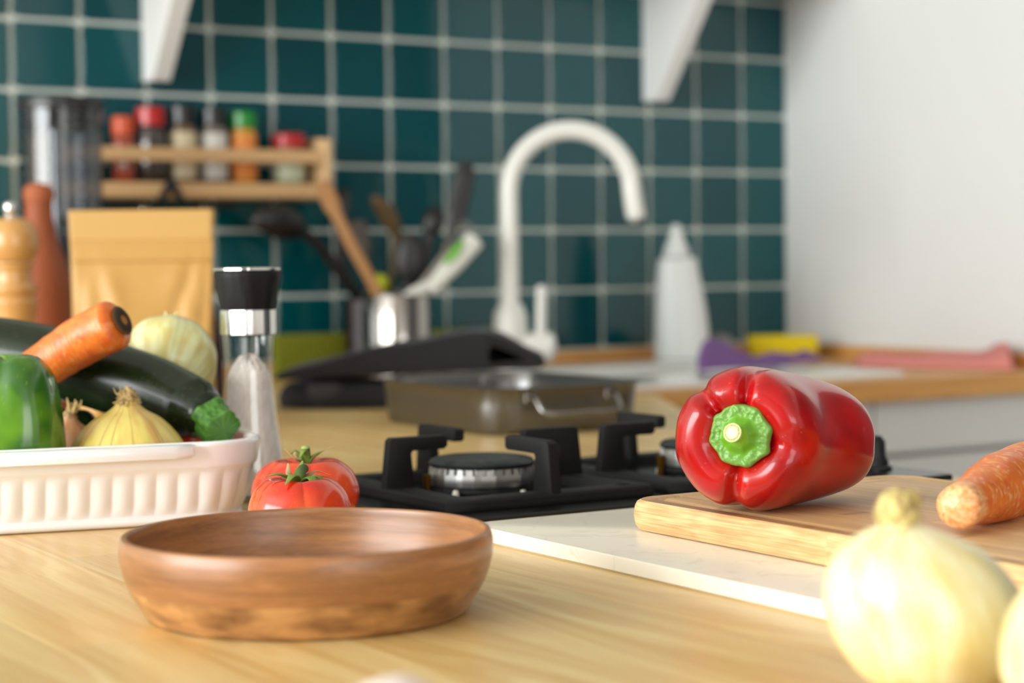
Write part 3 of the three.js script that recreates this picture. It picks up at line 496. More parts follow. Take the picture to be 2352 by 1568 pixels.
{
  const pts = [inDish(-0.1, 0.054, 0.058), inDish(-0.03, 0.0555, 0.058), inDish(0.026, 0.049, 0.0635)], base = inDish(-0.03, 0, 0.066), T = thing('courgette', 'second courgette half hidden behind the golden striped onion', 'courgette', base), loc = pts.map((p) => p.clone().sub(base));
  part(T, 'fruit', sweep(loc, { n: 90, m: 60, capN: 6, rad: (k, ph) => 0.0192 * (1 + 0.012 * Math.cos(ph * 5)), color: (k, ph, q) => mix3(mix3(S(24, 40, 15), S(11, 22, 8), clamp(0.5 + fbm(ph * 3, k * 1.2, 5, 2))), S(70, 92, 52), clamp((n3(q.x * 600, q.y * 600, q.z * 600) - 0.6) * 0.8)) }), vcol(0.26, { specularIntensity: 0.75 }));
  const e = loc[0], d = loc[0].clone().sub(loc[1]).normalize();
  part(T, 'stem_end', sweep([e.clone().addScaledVector(d, 0.004), e.clone().addScaledVector(d, 0.008), e.clone().addScaledVector(d, 0.012)], { n: 10, m: 40, rad: (k, ph) => 0.011 * (1 + 0.07 * Math.cos(ph * 5)), color: () => S(66, 116, 36) }), vcol(0.5));
}
carrot('carrot', 'short thick carrot on top of the courgette', [D(78, 1.366, 0.098), D(120, 1.364, 0.107), D(190, 1.36, 0.1205), D(258, 1.351, 0.131)], (k) => 0.0155 + 0.0022 * smooth(0, 0.8, k), { sd: 8.1, crown: true, nBlotch: 0.32, blotch: [240, 178, 120] });

// ---------------------------------------------------------------- behind the dish
{
  // glass salt mill
  const T = thing('salt_mill', 'glass salt mill with a black cap behind the tomatoes', 'mill', D(577, 1.432));
  const glass = new THREE.MeshPhysicalMaterial({ color: 0xffffff, transmission: 1, thickness: 0, roughness: 0.03, ior: 1.5 });
  const bodyP = [[0.0005, 0.001], [0.0265, 0.0012], [0.0278, 0.004], [0.0276, 0.012], [0.0253, 0.03], [0.0213, 0.058], [0.0186, 0.082], [0.0178, 0.1], [0.0186, 0.118], [0.0193, 0.124]];
  part(T, 'glass_body', latheSmooth(bodyP, 70, 80), glass, 'clear waisted glass');
  part(T, 'glass_lining', latheSmooth(bodyP.map(([r, y]) => [Math.max(0, r - 0.0022), Math.min(y + 0.003, 0.123)]), 70, 80), glass);
  const salt = surf(80, 60, (u, v) => {
    const s = spline([[0, 0.0045], [0.0215, 0.0046], [0.0235, 0.008], [0.0226, 0.03], [0.0188, 0.055], [0.0162, 0.08], [0.0156, 0.0905], [0.012, 0.097], [0.006, 0.1035], [0, 0.105]]), q = s(v), [c, sn] = P2(u), k = 1 + (v > 0.7 ? 0.05 : 0.008) * n3(c * 5, sn * 5, v * 16);
    return V(c * q.x * k, q.y + (v > 0.75 ? 0.0025 * n3(c * 3, sn * 3, v * 5) : 0), sn * q.x * k);
  }, { flip: true, color: (u, v, q) => { const n = n3(q.x * 500, q.y * 500, q.z * 500); return mix3(S(236, 230, 222), S(206, 196, 186), clamp(0.5 + 0.5 * n)); } });
  part(T, 'salt', salt, vcol(0.9), 'coarse white salt filling');
  part(T, 'metal_band', lathe([[0.0194, 0.1215], [0.0203, 0.1215], [0.0203, 0.139], [0.0198, 0.1395], [0.0194, 0.1395]], 72), chromeM, 'polished steel band');
  part(T, 'cap', lathe([[0, 0.1395], [0.0203, 0.1395], [0.0206, 0.141], [0.0245, 0.1635], [0.0246, 0.166], [0.024, 0.1672], [0, 0.1672]], 72), std([12, 11, 11], 0.6, { specularIntensity: 0.6 }), 'black flared cap');
  part(T, 'cap_ring', lathe([[0, 0.1674], [0.0234, 0.1674], [0.0244, 0.1682], [0.0244, 0.1694], [0.0234, 0.17], [0, 0.17]], 72), chromeM, 'chrome disc on top');
}
{
  // turned wooden pepper mill
  const T = thing('pepper_mill', 'turned pale wood pepper mill with a chrome knob', 'mill', D(36, 2.1));
  const wood = std([200, 148, 84], 0.32, { clearcoat: 0.4, clearcoatRoughness: 0.2 });
  const body = [[0, 0], [0.029, 0], [0.03, 0.004], [0.027, 0.02], [0.0215, 0.05], [0.0205, 0.075], [0.0215, 0.1], [0.0235, 0.12], [0.0255, 0.1315], [0.0262, 0.135], [0.025, 0.1385], [0.0222, 0.141], [0.0245, 0.1445], [0.0262, 0.149], [0.0248, 0.1535], [0.0215, 0.1555], [0.0208, 0.163], [0.0212, 0.17], [0.0232, 0.1735], [0.0232, 0.177], [0.0205, 0.178]];
  part(T, 'body', latheSmooth(body, 160, 72), wood);
  part(T, 'head', latheSmooth([[0.02, 0.1785], [0.0225, 0.18], [0.0278, 0.1905], [0.0288, 0.2], [0.027, 0.2115], [0.0195, 0.2215], [0.008, 0.226], [0, 0.2262]], 60, 72), wood, 'round wooden head');
  part(T, 'knob', latheSmooth([[0, 0.225], [0.0075, 0.2258], [0.0058, 0.2285], [0.0072, 0.232], [0.0078, 0.2365], [0.0062, 0.2415], [0, 0.2428]], 40, 40), chromeM, 'chrome knob');
}
{
  const T = thing('clay_bottle', 'reddish brown clay bottle with a slim neck', 'bottle', D(100, 2.3));
  const clay = std([146, 72, 34], 0.62);
  part(T, 'body', latheSmooth([[0, 0], [0.034, 0.001], [0.0382, 0.012], [0.038, 0.06], [0.038, 0.125], [0.036, 0.155], [0.0285, 0.182], [0.0205, 0.205], [0.017, 0.228], [0.0163, 0.2488]], 90, 72), clay);
  part(T, 'stopper', latheSmooth([[0.0163, 0.249], [0.0174, 0.2515], [0.0174, 0.262], [0.014, 0.268], [0.006, 0.2705], [0, 0.271]], 30, 60), std([160, 84, 48], 0.7), 'paler rounded stopper');
}
{
  // kraft paper stand-up pouch
  const T = thing('paper_pouch', 'brown kraft paper stand-up pouch', 'pouch', D(334, 2.02), Math.atan2(-FH.x, -FH.z) + 0.06);
  const W2 = 0.0745, HT = 0.23;
  const f = (u, v) => {
    const y = v * HT, ph = u * TAU, c = Math.cos(ph), s = Math.sin(ph), thick = mix(0.031, 0.0012, smooth(0.04, 0.83, v)) * (0.75 + 0.25 * smooth(0, 0.1, v)), w = W2 * (1 - 0.035 * Math.sin(v * Math.PI) - 0.03 * smooth(0.1, 0, v));
    const fold = 0.006 * smooth(0.86, 0.5, v) * (Math.exp(-(((c * 1.1 + 0.2 - (0.62 - v) * 0.9) / 0.16) ** 2)) - 0.7 * Math.exp(-(((c - 0.35 + (0.62 - v) * 1.1) / 0.14) ** 2)) + 0.35 * n3(c * 2.2, v * 4, 3)) * (s > 0 ? 1 : -1) * Math.min(1, Math.abs(s) * 2.2);
    return V(w * Math.sign(c) * Math.abs(c) ** 0.55, y, thick * Math.sign(s) * Math.abs(s) ** 0.7 + fold);
  };
  const kraft = std([186, 142, 70], 0.5, { clearcoat: 0.15, clearcoatRoughness: 0.5 });
  part(T, 'bag', surf(180, 90, f, { flip: true }), kraft);
  part(T, 'seal_strip', rbox(W2 * 1.94, 0.031, 0.0036, 0.0015, 0, HT - 0.016, 0), std([192, 152, 86], 0.6), 'flat sealed top strip');
  part(T, 'zip_line', rbox(W2 * 1.9, 0.0028, 0.0075, 0.0012, 0, HT - 0.052, 0), kraft);
  part(T, 'base_panel', surf(80, 4, (u, v) => { const q = f(u, 0); return V(q.x * v, 0.0002, q.z * v); }), kraft);
  const B = thing('dark_bottle', 'narrow dark red bottle beside the paper pouch', 'bottle', D(478, 2.2));
  part(B, 'body', latheSmooth([[0, 0], [0.0185, 0.0005], [0.0195, 0.006], [0.0192, 0.09], [0.017, 0.112], [0.0095, 0.128], [0.0085, 0.142]], 60, 48), std([44, 8, 14], 0.2, { clearcoat: 0.5 }));
  part(B, 'cap', lathe([[0, 0.142], [0.0105, 0.142], [0.0105, 0.163], [0.0095, 0.165], [0, 0.165]], 40), blackM);
}

// ---------------------------------------------------------------- two-burner gas hob set on the worktop
{
  const hx0 = 0.603, hx1 = 1.062, hz0 = -1.372, hz1 = -1.086, cx = (hx0 + hx1) / 2, cz = (hz0 + hz1) / 2;
  const T = thing('gas_hob', 'black glass gas hob with two burners', 'hob', V(cx, TOP, cz));
  part(T, 'glass_plate', rrLoft((hx1 - hx0) / 2, (hz1 - hz0) / 2, 0.012, [[-0.002, 0.0002, 0], [-0.001, 0.0002], [0, 0.0012], [0, 0.0048], [-0.0012, 0.006], [-0.0012, 0.006, 0]], { nu: 80 }), std([6, 6, 7], 0.25));
  const G0 = 0.006, alu = std([176, 176, 174], 0.42, { metalness: 1 }), capM = std([30, 36, 35], 0.5), por = std([226, 222, 212], 0.4), brass = std([96, 66, 26], 0.4, { metalness: 1 });
  const burners = [[0.7135, -1.214, 0.0385], [0.911, -1.225, 0.025]];
  burners.forEach(([bx, bz, r], i) => {
    const o = V(bx - cx, G0, bz - cz);
    part(T, 'burner_base', lathe([[0, 0], [r * 0.98, 0], [r * 1.02, 0.002], [r * 1.0, 0.005], [r * 0.9, 0.006], [0, 0.006]], 64).translate(o.x, o.y, o.z), ironM);
    // flame ring with cut slots
    const n = i ? 22 : 34, ring = surf(n * 12, 9, (u, v) => {
      const P = [[0.8, 0.006], [0.985, 0.006], [1, 0.0075], [1, 0.0125], [1, 0.0148], [1, 0.0151], [0.985, 0.0176], [0.98, 0.0185], [0.9, 0.0188], [0.4, 0.0188]][Math.round(v * 9)], slot = (u * n) % 1 < 0.26 && P[1] > 0.0149 && P[1] < 0.0187, k = slot ? 0.93 : 1, [c, s] = P2(u); return V(c * r * P[0] * k, P[1], s * r * P[0] * k);
    }, { flip: true });
    const fr = part(T, 'flame_ring', toCreasedNormals(ring, 0.6).translate(o.x, o.y, o.z), alu, 'slotted aluminium flame ring');
    part(T, 'burner_cap', lathe([[0, 0.0255], [r * 0.86, 0.0248], [r * 0.96, 0.0235], [r * 1.0, 0.0215], [r * 0.98, 0.0193], [r * 0.9, 0.0188], [0, 0.0188]].reverse(), 72).translate(o.x, o.y, o.z), capM, 'dark flat burner cap');
    for (const [a, h] of i ? [[2.25, 0.004], [3.35, 0.003]] : [[2.55, 0.0028], [1.36, 0.0016]]) { const ax = o.x + Math.cos(a) * r * 1.12, az = o.z + Math.sin(a) * r * 1.12; part(T, 'igniter', lathe([[0, 0], [0.0024, 0], [0.0024, h], [0.0016, h + 0.002], [0, h + 0.0024]], 20).translate(ax, o.y, az), por, 'white ceramic igniter'); }
    part(T, 'gas_jet', lathe([[0, 0], [0.003, 0], [0.003, 0.014], [0, 0.0145]], 16).translate(o.x - r * 1.1, o.y, o.z - r * 0.15), brass);
  });
  // control knobs along the cook's side
  for (const z of [-1.15, -1.235, -1.32]) {
    const k = part(T, 'knob', merged(lathe([[0, 0.003], [0.0125, 0.003], [0.0122, 0.0075], [0.0105, 0.0098], [0.0098, 0.022], [0.0088, 0.0238], [0, 0.0242]], 40), box(0.004, 0.003, 0.0175, 0, 0.0252, 0)).translate(1.031 - cx, G0, z - cz), blackM);
    part(k, 'knob_ring', lathe([[0, 0], [0.0152, 0], [0.0152, 0.0022], [0.0138, 0.0032], [0, 0.0032]], 40).translate(1.031 - cx, G0, z - cz), std([40, 40, 42], 0.3, { metalness: 0.6 }));
  }
  // cast iron pan supports, one over each burner
  const support = (name, label, x0, x1, z0, z1) => {
    const mx = (x0 + x1) / 2, mz = (z0 + z1) / 2, hw = (x1 - x0) / 2, hd = (z1 - z0) / 2, g = thing(name, label, 'pan support', V(mx, TOP + G0, mz), 0, 'cast iron pan supports');
    const b = 0.024, y0 = 0.0002, th = 0.0072;
    const frame = rrLoft(hw, hd, 0.006, [[-b, y0], [0, y0], [0.0005, y0 + 0.002], [0, y0 + th - 0.0015], [-0.0015, y0 + th], [-b + 0.0015, y0 + th], [-b, y0 + th - 0.0015], [-b, y0]], { nu: 64, crease: 0.8 });
    part(g, 'frame', frame, ironM);
    const arm = (len) => {                                          // upright with a finger reaching over the burner; profile in (inwards, up)
      const w = 0.0085, t = 0.0418; return extrude([[0, 0.004], [0.0225, 0.004], [0.0195, 0.031], [0.0212, 0.034], [len - 0.002, 0.034], [len, 0.0355], [len, t - 0.001], [len - 0.002, t], [0.006, t], [0.0042, t - 0.0015]], w - 0.002, 0.001).translate(0, 0, -(w - 0.002) / 2);
    };
    for (const [dx, dz, turn, len] of [[-hw + 0.002, 0, 0, 0.049], [hw - 0.002, 0, Math.PI, 0.049], [0, hd - 0.002, Math.PI / 2, 0.06], [0, -hd + 0.002, -Math.PI / 2, 0.06]]) part(g, 'arm', toCreasedNormals(arm(Math.min(len, (Math.abs(dx) + Math.abs(dz)) * 0.62)).rotateY(turn).translate(dx, 0, dz), 0.5), ironM);
    const feet = [[-1, -1], [1, -1], [1, 1], [-1, 1]];
    return g;
  };
  support('pan_support', 'black cast iron pan support over the large burner', 0.63, 0.799, -1.31, -1.114);
  support('pan_support', 'black cast iron pan support over the small burner behind the red pepper', 0.812, 0.985, -1.31, -1.114);
}
// ---------------------------------------------------------------- steel roasting tin behind the hob
{
  const hw = 0.091, hd = 0.121, h = 0.048, T = thing('roasting_tin', 'rectangular stainless steel roasting tin with loop handles', 'tin', V(0.972 + hw, TOP, -1.632 - hd));
  const outP = [[-0.03, 0.0004, 0], [-0.007, 0.0004], [-0.0035, 0.0012], [-0.001, 0.004], [0, 0.009], [0.002, 0.03], [0.0035, 0.0455], [0.0045, 0.0468], [0.0105, 0.0472], [0.0112, 0.0478], [0.0105, 0.0483], [0.0035, 0.0479], [0.0022, 0.046], [0.0007, 0.03], [-0.0015, 0.011], [-0.0035, 0.006], [-0.007, 0.003], [-0.012, 0.0016], [-0.03, 0.0016, 0]];
  part(T, 'pan', rrLoft(hw, hd, 0.03, outP, { nu: 240, crease: 0.9 }), std([122, 121, 121], 0.34, { metalness: 1 }));
  for (const s of [1, -1]) {
    const a = 0.048, z = hd + 0.002, pts = [V(-a, 0.039, z), V(-a, 0.037, z + 0.008), V(-a + 0.003, 0.0235, z + 0.0205), V(-a + 0.012, 0.0215, z + 0.0235), V(0, 0.0212, z + 0.024), V(a - 0.012, 0.0215, z + 0.0235), V(a - 0.003, 0.0235, z + 0.0205), V(a, 0.037, z + 0.008), V(a, 0.039, z)];
    const g = sweep(pts, { n: 80, m: 14, rad: 0.0028 }); if (s < 0) g.rotateY(Math.PI);
    const hdl = part(T, 'handle', g, std([140, 138, 134], 0.22, { metalness: 1 }), 'bent steel rod handle');
    part(hdl, 'mount', merged(...[-a, a].map((x) => rbox(0.014, 0.012, 0.003, 0.0012, x, 0.038, s * z))), steelM);
  }
}

// ---------------------------------------------------------------- spice rack on the tiled wall
{
  const zb = ZB + 0.004, zf = -2.618, yb = Z(735, 455, zf).y, x0 = 0.86, x1 = Z(762, 400, zf).x, wood = std([206, 166, 118], 0.55), L = x1 - x0;
  const T = thing('spice_rack', 'wooden spice rack fixed to the teal tiles', 'rack', V(x0, yb, zb));
  const dp = zf - zb, hEnd = Z(735, 320, zf).y - yb;
  part(T, 'shelf_board', rbox(L - 0.024, 0.012, dp - 0.012, 0.002, L / 2, 0.006, dp / 2 - 0.006), wood);
  part(T, 'bottom_rail', rbox(L - 0.0245, 0.021, 0.011, 0.002, L / 2, 0.0105, dp - 0.0058), wood);
  part(T, 'top_rail', rbox(L - 0.0245, 0.019, 0.011, 0.002, L / 2, hEnd - 0.026, dp - 0.0058), wood);
  for (const x of [0.006, L - 0.006]) part(T, 'end_panel', toCreasedNormals(extrude([[0, 0], [dp, 0], [dp, hEnd], [dp * 0.7, hEnd + 0.002], [0, hEnd + 0.002]], 0.01, 0.001).rotateY(-Math.PI / 2).translate(x + 0.005, 0, 0), 0.5), std([214, 178, 132], 0.55));
  // steel rail with hooks below the board
  const rail = part(T, 'hook_rail', sweep([V(0.03, -0.012, dp - 0.02), V(L * 0.35, -0.012, dp - 0.02), V(L * 0.66, -0.012, dp - 0.02)], { n: 10, m: 12, rad: 0.004 }), blackM, 'black rail below the board');
  for (const px of [336, 477]) { const x = Z(px, 470, zf).x - x0; part(rail, 'hook', sweep([V(x, -0.008, dp - 0.02), V(x, -0.018, dp - 0.014), V(x, -0.03, dp - 0.014), V(x, -0.036, dp - 0.006), V(x, -0.03, dp)], { n: 20, m: 10, up: V(1, 0, 0), rad: 0.003 }), chromeM); }
  // jars standing in the rack
  const yS = yb + 0.0125, zj = zb + dp * 0.52;
  const jar = (px, label, { r, h, capH, cap, body, lab, capR = 1 }) => {
    const J = thing('spice_jar', label, 'jar', V(Z(px, 400, zj).x, yS, zj), 0, 'jars in the spice rack');
    part(J, 'glass', lathe([[0, 0], [r * 0.94, 0], [r, 0.003], [r, h - capH - 0.008], [r * 0.86, h - capH - 0.001], [r * 0.8, h - capH]], 40), std(body, 0.15, { clearcoat: 0.6 }));
    part(J, 'cap', lathe([[r * 0.7, h - capH], [r * capR, h - capH], [r * capR, h - 0.002], [r * capR - 0.0015, h], [0, h]], 40), std(cap, 0.3));
    if (lab) part(J, 'label', lathe([[r + 0.0004, 0.016], [r + 0.0006, 0.017], [r + 0.0006, h - capH - 0.013], [r + 0.0004, h - capH - 0.012]], 40), std(lab, 0.6), 'paper label');
    return J;
  };
  jar(285, 'spice jar with an orange cap and red filling', { r: 0.0165, h: 0.103, capH: 0.026, cap: [196, 72, 16], body: [150, 60, 34] });
  jar(348, 'spice jar with a red cap and dark filling', { r: 0.0205, h: 0.117, capH: 0.026, cap: [178, 16, 20], body: [52, 38, 32], capR: 1.02 });
  jar(421, 'spice jar with a black cap and a cream label', { r: 0.0195, h: 0.121, capH: 0.026, cap: [22, 21, 22], body: [96, 72, 48], lab: [206, 190, 156] });
  jar(492, 'spice jar with a black cap and a white label', { r: 0.0195, h: 0.12, capH: 0.026, cap: [22, 21, 22], body: [110, 100, 92], lab: [208, 206, 196] });
  jar(560, 'yellow spice jar with a green cap', { r: 0.0198, h: 0.115, capH: 0.024, cap: [22, 132, 44], body: [206, 142, 44], lab: [222, 134, 60] });
  jar(664, 'small jar with a wide red lid', { r: 0.0235, h: 0.084, capH: 0.021, cap: [176, 36, 40], body: [150, 156, 120], lab: [196, 204, 176], capR: 1.06 });
  // black clip over the lower rail
  const K = thing('black_clip', 'black clip hooked over the lower rail of the spice rack', 'clip', V(Z(391, 440, zf).x, yb, zf + 0.0012));
  part(K, 'jaw', toCreasedNormals(extrude([[-0.0195, -0.004], [-0.0125, -0.004], [0, 0.0115], [0.0125, -0.004], [0.0195, -0.004], [0.0035, 0.0245], [-0.0035, 0.0245]], 0.006, 0.001), 0.5), blackM);
}
// ---------------------------------------------------------------- tall glass jar at the left
{
  const T = thing('glass_jar', 'tall clear glass jar with a dark lid behind the clay bottle', 'jar', D(152, 2.55));
  const gl = new THREE.MeshPhysicalMaterial({ color: col(205, 207, 210), transmission: 1, thickness: 0, roughness: 0.02, ior: 1.5 }), h = 0.375;
  part(T, 'glass', lathe([[0, 0.001], [0.046, 0.001], [0.051, 0.006], [0.0525, 0.02], [0.0535, h - 0.02], [0.0535, h]], 80), gl);
  part(T, 'glass_lining', lathe([[0, 0.009], [0.045, 0.009], [0.0485, 0.014], [0.05, 0.03], [0.051, h - 0.02], [0.051, h]], 80), gl);
  part(T, 'lid', lathe([[0, h - 0.022], [0.0495, h - 0.022], [0.0498, h], [0.055, h + 0.001], [0.0552, h + 0.013], [0.053, h + 0.016], [0, h + 0.017]], 72), std([30, 28, 28], 0.35), 'dark flat lid');
  part(T, 'rod', sweep([V(-0.012, 0.012, 0.012), V(-0.012, 0.17, 0.012), V(-0.012, h - 0.023, 0.012)], { n: 12, m: 16, up: V(1, 0, 0), rad: 0.006 }), chromeM, 'polished steel rod inside');
}
// ---------------------------------------------------------------- utensil holders and their tools
{
  const zp = -2.52, pc = Z(911, 700, zp), P = thing('utensil_holder', 'polished steel utensil holder', 'holder', V(pc.x, TOP, zp)), r = 0.0498, h = Z(911, 676, zp).y - TOP;
  part(P, 'cup', lathe([[0, 0.0005], [r - 0.002, 0.0005], [r, 0.003], [r, h - 0.002], [r + 0.0012, h - 0.001], [r + 0.0008, h], [r - 0.0012, h - 0.001], [r - 0.0015, 0.004], [0, 0.0035]], 96), std([170, 164, 158], 0.14, { metalness: 1 }));
  const zd = -2.632, dc = Z(842, 700, zd), Dk = thing('utensil_holder', 'dark maroon utensil holder behind the steel one', 'holder', V(dc.x, TOP, zd)), rd = 0.0335, hd = 0.118;
  part(Dk, 'cup', lathe([[0, 0.0005], [rd - 0.002, 0.0005], [rd, 0.003], [rd, hd - 0.001], [rd - 0.0015, hd], [rd - 0.003, hd - 0.001], [rd - 0.003, 0.004], [0, 0.0035]], 64), std([36, 16, 18], 0.35));
  const black = std([14, 13, 14], 0.4), woodS = std([170, 124, 78], 0.6), brown = std([84, 64, 34], 0.5);
  // a tool: shaft through picture points, standing in a holder; head shapes are swept too
  const tool = (name, label, cup, foot, pts, rad, mat, head) => {
    const base = V(cup.x, 0, cup.z), T = thing(name, label, 'utensil', base); foot = low(cup, pts[0], pts[0].z - (cup === pc ? zp : zd)); const L = [foot.clone().sub(base), ...pts.map((p) => p.clone().sub(base))];
    part(T, 'handle', sweep(L, { n: 50, m: 14, up: V(-F.x, 0, -F.z), rad: (k) => rad, squash: [0.55, 1] }), mat);
    for (const [nm, hp, rf, sq, hm] of head) part(T, nm, sweep(hp.map((p) => p.clone().sub(base)), { n: 40, m: 20, up: V(-F.x, 0, -F.z), rad: rf, squash: sq }), hm ?? mat);
    return T;
  };
  const z = (px, py, dz = 0) => Z(px, py, zp + dz), zz = (px, py, dz = 0) => Z(px, py, zd + dz), low = (c, p, dz) => V(c.x + (p.x - c.x) * 0.5, TOP + 0.014, (c === pc ? zp : zd) + dz * 0.5);
  const oval = (w) => (k) => w * Math.sqrt(Math.max(0.03, 1 - (2 * k - 1) ** 2));
  tool('wooden_spatula', 'flat pale wooden spatula leaning left in the steel holder', pc, null, [z(872, 690, 0.016), z(806, 560, 0.014), z(762, 470, 0.01)], 0.0085, woodS, [['blade', [z(775, 500, 0.01), z(755, 455, 0.01), z(738, 418, 0.01)], (k) => 0.0085 + 0.004 * smooth(0, 0.4, k), [0.25, 1]]]);
  tool('ladle', 'black ladle with a shiny bowl hanging over to the left', dc, null, [zz(829, 690, 0.01), zz(790, 640, 0.012), zz(735, 565, 0.014), zz(690, 528, 0.014)], 0.0085, black, [['bowl', [zz(700, 533, 0.014), zz(655, 512, 0.02), zz(608, 504, 0.022), zz(578, 514, 0.02)], oval(0.025), [0.7, 1]]]);
  tool('serving_spoon', 'slim black serving spoon beside the wooden spatula', dc, null, [zz(816, 690, -0.012), zz(786, 600, -0.012), zz(778, 520, -0.012)], 0.0075, black, [['bowl', [zz(779, 530, -0.012), zz(782, 480, -0.012), zz(792, 430, -0.012)], oval(0.0145), [0.35, 1]]]);
  tool('turner', 'grey brown turner standing in the maroon holder', dc, null, [zz(850, 690, -0.018), zz(842, 620, -0.01), zz(832, 570, -0.01)], 0.006, std([74, 66, 58], 0.5), [['blade', [zz(838, 610, -0.01), zz(828, 555, -0.01), zz(818, 510, -0.01)], (k) => 0.008 + 0.007 * smooth(0, 0.5, k), [0.25, 1]]]);
  tool('brown_spoon', 'dark brown wooden spoon with its bowl to the upper left', pc, null, [z(898, 690, -0.036), z(905, 600, -0.04), z(912, 540, -0.044)], 0.006, brown, [['bowl', [z(914, 548, -0.044), z(892, 495, -0.044), z(855, 450, -0.044)], oval(0.0135), [0.5, 1]]]);
  tool('slotted_spoon', 'black broad slotted spoon in the middle of the steel holder', pc, null, [z(925, 690, 0.0), z(936, 640, 0.0), z(940, 600, 0.0)], 0.006, black, [['bowl', [z(934, 648, 0.0), z(940, 590, 0.0), z(944, 535, 0.0)], oval(0.021), [0.35, 1]]]);
  tool('pasta_server', 'black tool with a straight thick handle upright in the steel holder', pc, null, [z(943, 690, -0.015), z(976, 590, -0.02), z(990, 525, -0.02)], 0.0095, black, [['head', [z(986, 543, -0.02), z(996, 505, -0.02), z(1004, 474, -0.02)], oval(0.0175), [0.6, 1]]]);
  tool('spatula', 'tall black spatula rising highest above the steel holder', pc, null, [z(958, 690, 0.006), z(1014, 585, 0.008), z(1044, 510, 0.008)], 0.0058, black, [['blade', [z(1038, 530, 0.008), z(1056, 455, 0.008), z(1072, 372, 0.008)], (k) => 0.0075 + 0.0085 * smooth(0, 0.3, k) - 0.006 * smooth(0.8, 1, k), [0.28, 1]]]);
  tool('whisk', 'grey metal whisk leaning right in the steel holder', pc, null, [z(946, 690, 0.022), z(992, 622, 0.024), z(1015, 590, 0.024)], 0.0048, steelM, Array.from({ length: 6 }, (_, i) => ['wire', (() => { const o = (i - 2.5) * 0.0055, q = z(1015, 590, 0.024), e = z(1078, 512, 0.024), m = q.clone().lerp(e, 0.55), s = e.clone().sub(q).normalize(), n = new THREE.Vector3().crossVectors(s, F).normalize(); return [q, m.addScaledVector(n, o), e.clone().addScaledVector(n, o * 0.6)]; })(), 0.0011, [1, 1]]));
  tool('dish_brush', 'white handled brush with a green inlay leaning right', pc, null, [z(930, 692, 0.036), z(1006, 645, 0.04), z(1040, 610, 0.042)], 0.0085, std([214, 214, 204], 0.5), [['grip', [z(990, 662, 0.04), z(1035, 612, 0.042), z(1090, 552, 0.042)], (k) => 0.0105 + 0.0045 * smooth(0, 0.6, k), [0.6, 1]], ['inlay', [z(1022, 606, 0.049), z(1048, 575, 0.0495), z(1064, 553, 0.049)], (k) => 0.006 * Math.sin(Math.PI * (0.1 + 0.8 * k)), [0.4, 1], std([112, 182, 62], 0.5)]]);
  tool('lime_brush', 'lime green round knob of a small brush in the steel holder', pc, null, [z(880, 690, -0.03), z(876, 665, -0.03)], 0.0045, std([178, 184, 16], 0.45), [['knob', [z(878, 672, -0.03), z(875, 650, -0.03), z(872, 630, -0.03)], oval(0.0125), [1, 1]]]);
  // ribbed lime green mat standing against the upstand
  const mx0 = Z(628, 780, -2.682).x, mx1 = Z(1140, 780, -2.682).x, M = thing('ribbed_mat', 'lime green ribbed silicone mat standing along the tiles', 'mat', V((mx0 + mx1) / 2, TOP, -2.685)), mw = mx1 - mx0, lime = std([128, 134, 6], 0.6);
  part(M, 'sheet', rbox(mw, 0.066, 0.006, 0.002, 0, 0.033, 0), lime);
  const rg = rbox(0.0034, 0.06, 0.0035, 0.0012, 0, 0.032, 0.0042, 1); for (let i = 0; i < 46; i++) part(M, 'rib', rg, lime).position.x = -mw / 2 + 0.008 + i * (mw - 0.016) / 45;
}
